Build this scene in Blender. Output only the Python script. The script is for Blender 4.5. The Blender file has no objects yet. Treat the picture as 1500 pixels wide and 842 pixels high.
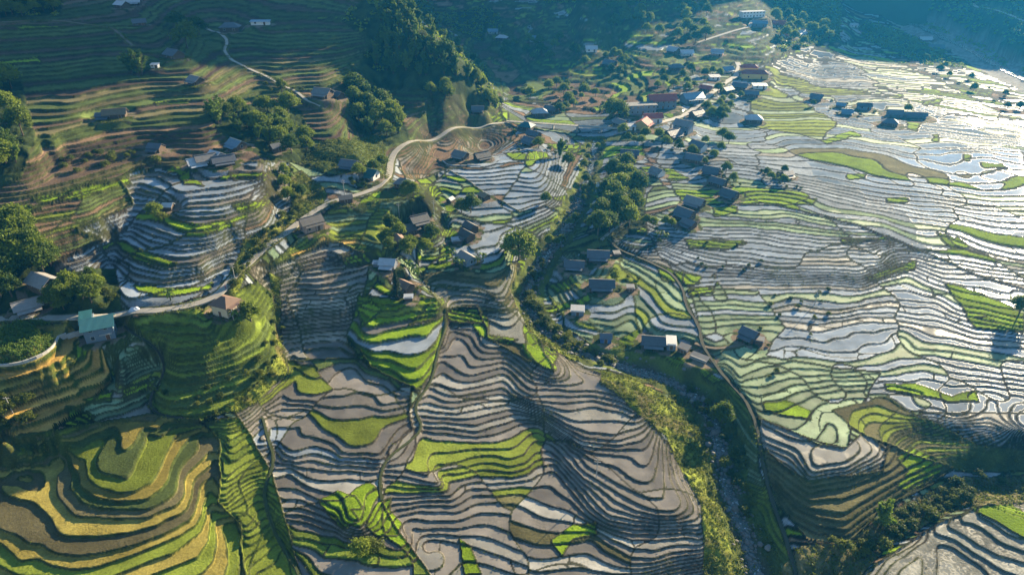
import bpy, math, random
import numpy as np
from math import radians as R
random.seed(7); RNG = np.random.default_rng(11)
S = bpy.context.scene; COL = S.collection
# ------------------------------------------------------------------ camera
CAMZ, PITCH, F = 132.0, R(30), 1000.0          # F in pixels of the 1500 px wide photograph
cd = bpy.data.cameras.new('camera'); cam = bpy.data.objects.new('camera', cd); COL.objects.link(cam)
cam.location = (0, 0, CAMZ); cam.rotation_euler = (R(60), 0, 0)
cd.sensor_width = 36; cd.lens = 24; cd.clip_start = 1; cd.clip_end = 9000
S.camera = cam
# ------------------------------------------------------------------ sky, sun, exposure
SUN_AZ, SUN_EL = R(42), R(18)
W = bpy.data.worlds.new("World"); S.world = W; W.use_nodes = True
nt = W.node_tree; sk = nt.nodes.new('ShaderNodeTexSky'); sk.sky_type = 'NISHITA'; sk.sun_disc = False
sk.sun_elevation = SUN_EL; sk.sun_rotation = SUN_AZ; sk.altitude = 900; sk.dust_density = 0.5; sk.ozone_density = 1.5
nt.links.new(sk.outputs[0], nt.nodes['Background'].inputs[0]); nt.nodes['Background'].inputs[1].default_value = 0.05
sl = bpy.data.lights.new('sun', 'SUN'); sun = bpy.data.objects.new('sun', sl); COL.objects.link(sun)
sl.energy = 5.0; sl.angle = R(0.6); sl.color = (1, 0.82, 0.54)
SD = (math.sin(SUN_AZ)*math.cos(SUN_EL), math.cos(SUN_AZ)*math.cos(SUN_EL), math.sin(SUN_EL))
from mathutils import Vector, Matrix
sun.rotation_euler = Vector(SD).to_track_quat('Z', 'Y').to_euler()
S.view_settings.view_transform = 'Standard'; S.view_settings.look = 'None'
S.view_settings.exposure = 2.32; S.view_settings.gamma = 1
S.cycles.use_denoising = True
S.cycles.max_bounces = 6; S.cycles.diffuse_bounces = 2; S.cycles.glossy_bounces = 2
S.cycles.transmission_bounces = 2; S.cycles.volume_bounces = 1; S.cycles.transparent_max_bounces = 6
# ------------------------------------------------------------------ pixel <-> world
SP, CP = math.sin(PITCH), math.cos(PITCH)
def ray(px, py):
    a = (np.asarray(px, float)-750)/F; b = (421-np.asarray(py, float))/F
    return a, CP+b*SP, b*CP-SP
def ground(px, py, z=0.0):
    dx, dy, dz = ray(px, py); t = (z-CAMZ)/dz
    return dx*t, dy*t
def project(x, y, z):
    d = y*CP-(z-CAMZ)*SP; u = y*SP+(z-CAMZ)*CP
    return 750+F*x/d, 421-F*u/d
# ------------------------------------------------------------------ noise
def h32(i, j, s=0):
    v = (i.astype(np.int64)*374761393+j.astype(np.int64)*668265263+s*974634777) & 0xffffffff
    v = ((v ^ (v >> 13))*1274126177) & 0xffffffff
    v = ((v ^ (v >> 16))*2246822519) & 0xffffffff
    return ((v ^ (v >> 15)) & 0xffffff)/float(0x1000000)
def vn(x, y, s=0):
    i = np.floor(x); j = np.floor(y); fx = x-i; fy = y-j
    fx = fx*fx*fx*(fx*(fx*6-15)+10); fy = fy*fy*fy*(fy*(fy*6-15)+10)
    a = h32(i, j, s); b = h32(i+1, j, s); c = h32(i, j+1, s); d = h32(i+1, j+1, s)
    return ((a+(b-a)*fx)*(1-fy)+(c+(d-c)*fx)*fy)*2-1
def fbm(x, y, sc, s=0, o=3):
    r = 0; a = 1; t = 0
    for k in range(o):
        r = r+a*vn(x/sc+17.3*k, y/sc-9.1*k, s+k); t += a; a *= 0.5; sc *= 0.5
    return r/t
def sstep(a, b, x):
    t = np.clip((x-a)/(b-a), 0, 1); return t*t*(3-2*t)
# ------------------------------------------------------------------ terrain: contours traced on the photo, each at its height
def P(s):
    return [tuple(float(v) for v in q.split(',')) for q in s.split()]
GUIDES = """
-3|655,475 705,475 712,495 760,505 785,530 812,545
-5.5|640,525 680,525 690,540 740,530 760,545 780,560 835,565 880,562 935,580
-7.5|625,565 670,575 740,562 752,575 778,588 828,596 870,590 915,600
-9.5|615,598 668,605 700,598 745,590 775,600 800,608 833,628 862,640 905,645
-11|610,622 650,622 697,628 722,618 760,609 788,614 815,630 850,653 875,658 930,662 945,672
-12.5|622,641 632,646 687,647 725,648 749,641 770,628 790,626 808,636 828,649 845,662 862,682 885,694 922,717 942,725 965,723
-14|637,688 650,686 700,672 725,671 747,677 772,670 782,656 807,655 825,675 850,700 875,716 900,738 930,751 962,758 990,758
-15.5|646,705 662,706 702,696 722,697 750,698 772,693 785,682 815,680 850,720 870,745 890,761 925,768 967,771 1015,768 1030,762
-17|690,722 760,716 797,722 835,738 858,757 875,768 900,779 925,786 967,786 1012,782
-18.7|735,762 790,780 830,784 868,783 890,801 925,818 957,820 987,811 1027,806
-20.3|790,835 850,830 900,840 940,838 990,826 1028,819
-6|417,527 447,529 495,520 525,527 540,542 570,547 592,565
-8|413,575 425,582 460,584 492,580 520,575 545,580 562,592
-9.5|392,605 417,597 450,598 472,610 478,618 505,620 550,612 572,612
-11|380,636 395,647 412,647 432,657 460,651 485,653 497,661 503,668 535,667 555,670
-12.5|402,658 415,673 430,676 457,672 490,678 545,683
-14|402,688 425,685 448,698 470,704 520,707 545,706
-15.5|395,716 437,719 457,731 470,738 497,753 502,766 525,775
-18|408,758 437,763 460,771 475,778 495,780 510,790 550,788 590,788
-20|425,796 457,806 470,826 500,829 530,832 575,832 625,824 640,812
-13|562,686 600,688 627,693 643,702
-15.5|567,723 600,723 657,719
-17.5|577,753 615,744 670,743
-19|600,773 625,775 670,773
-20.5|625,796 640,795 670,803
-6.1|172,648 190,662 205,642
-5.2|178,628 205,622 225,622
-7|165,631 143,665 143,685 155,693 186,699 192,690 205,660 217,633
-8.15|142,652 125,675 128,697 143,712 172,721 195,719 220,706 232,690 236,680 250,651 262,634
-9.3|83,653 97,662 107,685 117,695 118,710 140,727 175,734 215,730 240,710 248,690 253,675 265,656 282,636
-10.45|0,663 40,660 82,662 100,676 105,691 102,713 120,736 150,745 215,746 240,735 258,718 262,697 268,680 292,654 298,638
-11.6|0,687 35,679 72,681 83,691 84,721 97,741 112,755 175,759 215,757 240,745 260,738 270,720 270,702 277,690 300,668 312,650
-12.75|0,709 28,710 48,718 53,736 73,756 85,778 95,783 140,785 192,779 232,768 250,757 266,750 277,735 282,712 290,697 310,680 325,658
-13.9|0,775 25,783 45,796 60,797 70,804 84,810 115,813 150,809 200,797 235,784 260,772 277,762 287,742 291,722 300,704 318,690
-15.05|0,795 20,811 27,820 55,818 75,827 105,833 140,829 187,814 225,799 265,782 288,766 296,750 300,735 308,718
-16.2|150,850 175,839 217,822 252,811 285,785 298,765 303,745
-17.35|200,850 255,828 290,815 305,790 307,765 308,748
-18.5|262,855 296,838 312,820 316,795 316,765
-19.65|325,850 333,825 332,800 325,770
-20.8|350,850 352,820 349,795 343,772
-10|318,655 345,645 372,632 385,640
-12|325,688 340,683 362,668 388,660
-14|325,720 338,712 362,697 388,690
-16.5|330,745 350,730 370,717 384,712
-18.5|352,768 372,756 390,744
-20.5|365,798 387,785 407,772
-22.5|375,840 397,827 420,808
-13.3|5,740 25,745 40,765 15,765
12|0,538 25,537 60,525 82,508 86,495
10.5|0,553 50,540 90,522 104,505
8.5|0,568 45,557 95,540 117,515 116,503
5.5|0,585 75,562 120,540 145,520 150,508
3|0,605 60,580 110,560 150,545 165,530 170,512
0|0,635 50,612 90,594 130,582 160,570 172,556
-3|0,655 70,640 110,626 150,610 185,600
7.5|172,520 210,508 225,508
4|172,545 200,532 232,522
1.5|180,565 210,550 238,536
-1.5|168,592 190,581 220,572
-4|150,618 190,606 222,607
13|195,468 240,465 280,468 305,478
10|235,492 260,500 300,497 330,480 345,470 355,450
6.5|242,517 262,525 300,522 340,508 365,490 375,465
3|240,537 262,548 300,545 350,530 385,510 400,480
-0.5|228,570 250,580 290,572 340,560 380,545 405,525 410,505
-4.5|222,590 240,605 275,610 310,605 355,590 392,565 412,545
13|378,397 432,378 485,363 520,359
10|388,412 430,400 480,390 520,385 545,380
6.5|410,432 440,426 470,428 500,425 535,418
3|412,460 450,455 500,450 528,445
-0.5|406,485 450,479 500,474 512,471
-3|408,503 450,498 500,493
3|528,440 545,447 575,450 600,445 640,440
0.5|522,460 540,478 560,473 590,468 615,464 645,456
-2|508,487 525,502 550,510 565,507 590,512 600,505 625,508 637,494
-5|535,530 560,541 580,545 598,556 618,553
12.5|495,376 520,371 560,370
15|470,347 520,342 560,341
17.5|478,318 520,313 580,312 612,302
20|505,300 560,293 600,288 622,282
15|185,447 215,458 260,455 300,445
16.5|170,397 195,415 235,421 280,416 315,401
18|152,378 175,384 200,399 240,406 290,399 325,381
20|80,397 120,384 150,367 165,357 190,376 240,391 290,388 330,366
22|80,380 120,371 160,345 185,342 220,361 270,367 320,359 340,346
24.5|60,367 120,348 170,332 190,324 215,331 255,346 300,346 340,334
27|50,351 110,336 150,321 185,302 215,300 240,306 280,319 330,315 375,300
29|20,332 80,323 130,311 165,292 195,282 225,287 260,301 310,300 360,290
31|0,320 60,306 120,296 170,277 200,265 235,270 270,283 330,276 390,262
33|0,302 50,292 110,277 180,257 220,244 250,249 290,244 330,246
35.3|20,282 80,272 140,254 200,236 260,229 300,229
37|40,267 70,252 100,242 170,227 230,212 300,214
40|52,243 72,222 110,217 150,207 200,197 260,196 300,192
43.5|58,220 90,197 150,177 200,176 250,169 300,166
47.5|30,172 100,166 160,151 230,141 300,136
52.5|0,131 80,126 150,116 220,111 280,109
58|0,96 80,91 140,83 190,81 230,84
64|0,61 80,56 140,51 200,46
71|0,25 60,22 110,14
62|290,10 340,8
55|300,58 335,62
46|385,112 400,117
40|440,142 480,140
52|420,80 460,78 500,75
60|400,40 470,38 540,40
70|575,8 590,12
58|612,40 622,48
50|645,66 655,72
40|672,90 680,94
30|698,110 704,116
18|716,138 722,146
36|560,115 600,118 630,118
28|600,150 640,150
26|670,145
24|530,190 560,188 600,178
20|640,170
28|440,215 480,222 520,225
35|330,220
33|380,225
31|410,228
24|400,290 430,270
20|490,293 530,278 560,268
18|430,335 457,325
17|400,366
15.5|330,430 365,395
14.5|250,455 200,463
14|150,470 60,466 0,468
17|575,235
14|630,203
10|720,183 700,186
7|830,186 800,184
10|915,190 960,190
12|650,232 720,236 775,230
10|640,265 700,268 760,265
8|640,297 700,300 760,298 800,290
6|660,330 700,335 760,325
9|575,385 560,388
10|600,338 590,355
5|660,350 690,372 730,362
3|610,402 660,397 720,402 742,392
0.5|640,432 690,434 735,442
-1.5|700,455 740,462
0.5|760,375 790,370
6|845,240
4|850,270 865,250
2|845,310 830,350
-2|800,375 790,392
-4|776,420 774,435
-6|790,470 800,483
-9|840,508 860,520
-12|930,540 960,550
-14.5|1010,575 1025,590
-17|1045,630 1052,650
-20.5|1064,700 1068,715
-23|1082,755 1088,770
-27|1105,842
3|880,345 890,340
-1|900,368 950,387 987,404
-3|860,440 900,445 930,430
-5.5|850,470 900,480 925,470
-7|900,495 940,505 1000,515
-10|960,525 1010,545 1060,575
0.4|885,352 940,367 970,364 1010,382 1060,391 1125,396 1200,398 1260,402
1.5|895,340 940,347 965,353 1000,356 1050,361 1125,371 1200,376 1290,378
2.8|960,330 1020,336 1080,336 1125,341 1200,351 1300,353
4.3|1000,305 1030,302 1090,311 1150,311 1230,326 1290,331
5.8|960,260 1020,262 1080,270 1150,275 1190,285
7.5|960,230 1020,225 1080,225 1125,240
-1|1010,422 1060,417 1125,417 1200,417 1260,421 1330,402
-1.9|1020,445 1070,441 1125,446 1160,441 1230,449 1300,437 1370,441 1400,456 1450,470 1500,478
-3.1|1035,480 1080,472 1130,472 1200,476 1260,471 1310,469 1360,476 1430,496 1500,503
-4.3|1047,520 1090,511 1130,511 1180,506 1250,516 1300,502 1320,492 1345,511 1400,517 1500,530
-5.5|1080,558 1120,551 1160,541 1230,546 1300,541 1350,531 1420,546 1500,556
-7|1105,592 1140,594 1170,577 1230,571 1300,566 1340,569 1390,584 1450,573 1500,585
-7.9|1115,618 1150,638 1190,652 1232,651 1252,640 1225,612 1245,598 1290,588 1330,605 1400,617 1450,610 1500,636
-9.4|1116,645 1160,664 1187,698 1240,690 1283,668 1288,650 1270,632
-12|1118,668 1150,688 1183,714 1240,706 1300,682 1320,655 1345,640 1400,645 1500,655
-14.5|1124,690 1150,715 1185,738 1235,742 1285,715 1330,690 1370,672 1430,665 1500,668
-18|1133,715 1158,755 1195,775 1240,781 1272,757 1300,738 1350,708 1392,690 1430,684 1500,680
-21.5|1175,815 1205,815 1250,802 1290,777 1350,742 1400,718 1500,702
-19.5|1275,850 1300,818 1340,797
-18.5|1345,800 1375,790 1400,800 1440,828 1460,850
-17.5|1375,772 1400,782 1430,802 1460,818 1500,826
-16.5|1410,755 1440,770 1470,792 1500,803
-15.5|1440,742 1500,765
6|1050,182 1120,192 1180,216 1250,236 1320,246 1420,241 1500,236
4.8|1190,262 1250,262 1330,271 1420,275 1500,271
3.4|1265,302 1330,302 1420,311 1500,330
1.8|1290,362 1350,357 1430,352 1500,362
-.2|1380,402 1440,405 1500,412
6|1140,120 1200,140 1260,162 1340,196 1400,212 1500,206
2|1200,90 1250,98 1310,120 1400,160 1440,186 1500,192
-3|1250,66 1350,86 1420,117 1470,150 1500,162
-8|1300,50 1370,75 1440,110 1500,140
-11|1330,14 1345,35 1390,62 1440,82 1500,116
0|1390,38 1450,66
-3.5|1500,92
7.6|1500,62
10|1425,25
25|1450,8
19|1500,35
31|1500,8
15|1390,10
3|1345,8
10|1080,108 1130,110
11|1040,140 1000,150
12|950,150 1000,110
14|1000,80 1060,75
20|900,60 950,65
30|1040,22 1100,15
40|850,10 920,6
18|1150,32 1190,20
8|1200,62 1240,40
4|740,90 760,105 700,60
6|780,130 830,125
9|800,100 860,105
24|800,40 840,35
12|640,18 680,30
20|780,8 720,5
-8|1260,10 1290,20
80|-120,-20
42|-150,200
28|-150,330
18|-150,450
3|-150,640
-14|-150,842
-24|-100,960
-24|300,960
-27|700,960
-32|1110,960
-22|1400,960
-15|1650,860
-12|1650,700
-5|1650,560
-1|1650,440
3|1650,330
5.5|1650,250
4|1650,200
-11|1560,140 1620,155
6|1570,92
20|1570,55
22|1650,70
"""
gx, gy, gz = [], [], []
for ln in GUIDES.strip().splitlines():
    z, pts = ln.split('|'); z = float(z); z = z if z > -3 else -3+(z+3)*.62; pts = P(pts); q = [pts[0]]
    for a, b in zip(pts, pts[1:]):
        n = max(1, int(round(math.hypot(b[0]-a[0], b[1]-a[1])/16)))
        for k in range(1, n+1):
            q.append((a[0]+(b[0]-a[0])*k/n, a[1]+(b[1]-a[1])*k/n))
    for p in q:
        X, Y = ground(p[0], p[1], z); u, v = project(X, Y, 0.0)
        gx.append(u/1000); gy.append(v/1000); gz.append(z)
gx, gy, gz = map(np.array, (gx, gy, gz)); NG = len(gx)
def tk(dx, dy):
    r2 = dx*dx+dy*dy+1e-12; return 0.5*r2*np.log(r2)
K = tk(gx[:, None]-gx[None], gy[:, None]-gy[None])+np.eye(NG)*3e-5
Pm = np.stack([np.ones(NG), gx, gy], 1)
A = np.block([[K, Pm], [Pm.T, np.zeros((3, 3))]])
sol = np.linalg.solve(A, np.concatenate([gz, np.zeros(3)]))
U0, U1, V0, V1 = -200.0, 1700.0, -45.0, 960.0
cu = np.arange(U0-24, U1+25, 8.0); cv = np.arange(V0-18, V1+19, 6.0)
Hc = np.zeros((len(cv), len(cu)))
for j, v in enumerate(cv):
    Hc[j] = tk(cu[:, None]/1000-gx[None], v/1000-gy[None])@sol[:NG]+sol[NG]+sol[NG+1]*cu/1000+sol[NG+2]*v/1000
Hc = np.clip(Hc, -48, 110)
def crom(c, x):
    t = (x-c[0])/(c[1]-c[0]); i = np.clip(np.floor(t).astype(int), 1, len(c)-3); f = t-i
    M = np.zeros((len(x), len(c))); r = np.arange(len(x))
    M[r, i-1] = -0.5*f+f*f-0.5*f**3; M[r, i] = 1-2.5*f*f+1.5*f**3
    M[r, i+1] = 0.5*f+2*f*f-1.5*f**3; M[r, i+2] = -0.5*f*f+0.5*f**3
    return M
us = np.arange(U0, U1+0.1, 1.6)
vs = np.concatenate([np.arange(V0, 180, 1.4), np.arange(180, 330, 0.85), np.arange(330, V1+1, 1.4)])
NU, NV = len(us), len(vs)
H = crom(cv, vs)@Hc@crom(cu, us).T
rx, ry, rz_ = ray(us[None, :], vs[:, None]); tt = -CAMZ/rz_
X = rx*tt; Y = np.broadcast_to(ry*tt, X.shape).copy()
def lookup(Z, x, y):
    u, v = project(np.asarray(x, float), np.asarray(y, float), 0.0)
    fu = np.clip((u-us[0])/1.6, 0, NU-1.001); fv = np.clip(np.interp(v, vs, np.arange(NV)), 0, NV-1.001)
    i = fv.astype(int); j = fu.astype(int); a = fv-i; b = fu-j
    return (Z[i, j]*(1-a)+Z[i+1, j]*a)*(1-b)+(Z[i, j+1]*(1-a)+Z[i+1, j+1]*a)*b
TS = np.concatenate([np.arange(90, 500, 0.8), np.arange(500, 1300, 2.5)])
def hit(px, py, Z=None):
    Z = H if Z is None else Z
    dx, dy, dz = ray(px, py); x = dx*TS; y = dy*TS; z = CAMZ+dz*TS
    b = np.nonzero(z < lookup(Z, x, y))[0]
    k = b[0] if len(b) else len(TS)-1
    return float(x[k]), float(y[k]), float(lookup(Z, x[k], y[k]))
PU, PV = project(X, Y, H)
def inpoly(poly):
    poly = P(poly) if isinstance(poly, str) else poly
    xs = [p[0] for p in poly]; ys = [p[1] for p in poly]
    sel = np.nonzero((PU >= min(xs)) & (PU <= max(xs)) & (PV >= min(ys)) & (PV <= max(ys)))
    a, b = PUw[sel], PVw[sel]; c = np.zeros(len(a), bool); n = len(poly)
    for k in range(n):
        x1, y1 = poly[k]; x2, y2 = poly[(k+1) % n]
        if y1 == y2: continue
        c ^= ((y1 > b) != (y2 > b)) & (a < (x2-x1)*(b-y1)/(y2-y1)+x1)
    return sel[0][c], sel[1][c]
PUw = PU+fbm(X, Y, 9, 91, 2)*4; PVw = PV+fbm(X, Y, 9, 95, 2)*3
# covers: colour, wetness, height of the crop
CV = dict(clear=((.205, .225, .24), 1, 0), mud=((.165, .146, .122), .86, 0), silt=((.24, .225, .19), .80, 0), rice=((.155, .228, .014), 0, .25),
          pale=((.165, .215, .120), .62, .0), olive=((.148, .178, .024), .20, .05), brown=((.150, .098, .060), 0, .03), shade_brown=((.088, .060, .040), 0, .03),  # second brown: darker copy that carries the hill's shade in its colour
          ochre=((.42, .26, .07), 0, .03), weed=((.11, .098, .044), .10, .10), grass=((.115, .150, .022), 0, .2),
          dull=((.075, .098, .028), 0, .1), stub=((.110, .095, .045), .25, .06), wood=((.030, .045, .014), 0, .3),
          gravel=((.20, .18, .15), 0, 0), speck=((.17, .165, .135), .68, .02), yard=((.16, .125, .085), 0, 0), gold=((.215, .172, .040), .10, .03))
CN = list(CV); CI = {n: i for i, n in enumerate(CN)}
CCOL = np.array([CV[n][0] for n in CN]); CWET = np.array([CV[n][1] for n in CN]); CHT = np.array([CV[n][2] for n in CN])
# regions: outline in the photo, terrace step, reference height, wiggle, bund colour (0 soil .. 1 grass), crops
REG = [
 ('valley', None, 0.35, 0, .30, .3, 'clear .45 pale .2 brown .12 dull .13 rice .1'),
 ('far', '500,-70 1180,-70 1240,20 1190,60 1130,90 1060,100 1000,112 960,150 880,165 800,150 730,150 700,110 560,-20', 1.6, 0, .35, .6, 'brown .2 dbrown .12 dull .38 olive .14 rice .1 clear .06'),
 ('slope_far', '1330,-70 1700,-70 1700,160 1520,120 1440,78 1390,50 1345,20', 0, 0, 0, 1, 'wood 1'),
 ('hill', '-260,-60 560,-60 640,30 722,140 740,176 640,195 575,225 560,262 480,250 420,238 340,240 300,236 200,250 110,278 0,335 -260,370', 1.1, 0, .5, .55, 'dbrown .45 brown .1 dull .33 stub .12'),
 ('left', '-260,370 0,335 110,278 200,250 300,236 420,238 432,300 400,340 340,392 330,428 180,462 -260,470', 0.85, 0, .32, .25, 'clear .74 mud .2 brown .06'),
 ('leftbrown', '-260,370 0,335 110,278 175,262 195,300 150,322 110,338 150,350 70,392 -260,430', .7, 0, .35, .5, 'brown .4 dull .3 stub .2 olive .1'),
 ('yellow', '-260,470 180,478 190,500 150,590 60,640 -260,690', 2.1, 12, .12, .7, 'ochre .75 gold .25'),
 ('bluegreen', '150,505 190,487 238,518 241,552 217,595 225,607 150,632 120,600 165,560', .8, 0, .2, .5, 'pale .6 silt .2 olive .2'),
 ('knoll', '184,472 320,447 362,420 400,398 405,440 415,520 420,550 375,590 300,618 240,611 221,592 242,545 236,512', 1.25, 0, .35, 1, 'grass .75 dull .25'),
 ('spur', '-260,690 0,646 110,626 225,607 290,618 322,640 322,690 318,735 350,770 362,860 362,1020 -260,1020', 0.713, -5.48, .05, .75, 'gold .3 olive .42 dull .18 stub .1'),
 ('strips', '300,620 385,606 398,680 440,842 460,1020 362,1020 362,860 350,770 318,735 322,690 322,645', 0.42, 0, .3, .8, 'olive .9 grass .1'),
 ('mid_brown', '362,402 490,353 545,378 532,440 508,490 522,528 420,530 404,500 408,440', 0.85, 0, .35, .25, 'mud .55 silt .45'),
 ('mid_green', '395,390 480,310 560,278 640,270 640,320 560,400 532,440 545,378 490,353', 0.62, 0, .3, .6, 'olive .5 pale .3 dull .2'),
 ('rice_block', '525,432 600,440 652,436 655,480 640,530 622,575 590,565 560,545 535,528 508,490', 0.95, 0.5, .22, .7, 'rice .55 olive .4 mud .05'),
 ('base_mid', '345,602 420,528 522,526 600,566 600,600 603,628 575,650 558,690 556,730 580,770 630,842 630,1020 460,1020 440,842 396,690', 0.41, -4.86, .28, .25, 'mud .85 silt .15'),
 ('base', '655,470 712,475 790,500 880,548 940,600 1000,680 1035,740 1040,1020 630,1020 630,842 580,770 556,730 558,690 575,650 603,628 600,600 640,530', 0.37, -3, .2, .2, 'mud .8 silt .2'),
 ('stubble', '612,400 760,385 770,440 800,520 812,548 715,498 700,452 650,455', 0.6, 0, .25, .4, 'stub .55 speck .35 mud .1'),
 ('streamside', '805,375 900,362 950,385 990,405 1005,440 1030,490 1060,560 1110,620 1040,600 980,560 900,530 830,480 800,430', 0.45, 0, .25, .6, 'pale .6 clear .25 olive .15'),
 ('right', '890,340 1000,300 1130,300 1260,330 1420,400 1520,430 1700,440 1700,640 1500,640 1240,600 1120,625 1060,560 1030,490 1005,440 990,405 950,385 900,365', 0.28, 0, .42, .25, 'clear .8 pale .12 silt .08'),
 ('right_pale', '1010,420 1110,425 1150,480 1120,520 1200,535 1290,545 1260,600 1240,655 1180,640 1115,615 1060,560 1030,500', 0.27, 0, .4, .35, 'pale .88 clear .12'),
 ('right_far', '1000,150 1130,90 1250,60 1400,130 1480,175 1700,200 1700,440 1520,430 1420,400 1260,330 1130,300 1000,300 960,230', 0.13, 0, .4, .3, 'clear .74 pale .16 silt .06 rice .04'),
 ('right_far_green', '1100,110 1230,180 1200,205 1100,185', 0.13, 0, .3, .5, 'olive .7 pale .3'),
 ('nose', '1112,612 1200,650 1235,655 1270,632 1300,660 1290,690 1180,712 1112,650', 0.47, -6.04, .15, .3, 'silt 1'),
 ('nose_below', '1112,650 1180,706 1292,690 1300,650 1345,640 1420,670 1370,705 1290,745 1245,800 1180,790 1130,730', 0.71, -6.97, .22, .4, 'weed 1'),
 ('marsh', '1220,600 1300,580 1345,610 1430,620 1500,640 1700,660 1700,690 1400,690 1300,650 1260,632', 0.28, 0, .5, .6, 'weed .7 olive .3'),
 ('right_mid', '1345,604 1700,600 1700,680 1430,652', 0.28, 0, .4, .25, 'clear .7 silt .3'),
 ('corner', '1250,1000 1265,842 1320,800 1385,760 1440,742 1700,720 1700,1000', 0.45, -13.2, .25, .3, 'speck .6 silt .4'),
 ('village_paddies', '640,235 700,185 830,195 880,230 850,300 760,310 640,320', .5, 0, .4, .3, 'clear .8 brown .12 pale .08'),
 ('house_paddies', '600,300 660,250 760,310 800,300 840,320 790,370 720,400 612,400', .62, 0, .35, .4, 'clear .5 pale .35 rice .15'),
 ('roadside_brown', '575,225 640,195 740,176 760,200 700,240 650,250 600,270', .55, 0, .3, .4, 'brown .7 mud .3'),
 ('bankside', '1045,560 1075,560 1108,618 1114,690 1138,760 1172,860 1120,860 1092,770 1072,700 1062,640', .55, 0, .25, .7, 'pale .45 olive .25 dull .3'),
 ('banana', '700,460 760,452 790,500 760,505 715,492', 0.6, 0, .2, .3, 'speck 1'),
]
reg = np.zeros(H.shape, np.int32)
for k, r in enumerate(REG):
    if r[1]: reg[inpoly(r[1])] = k
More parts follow.
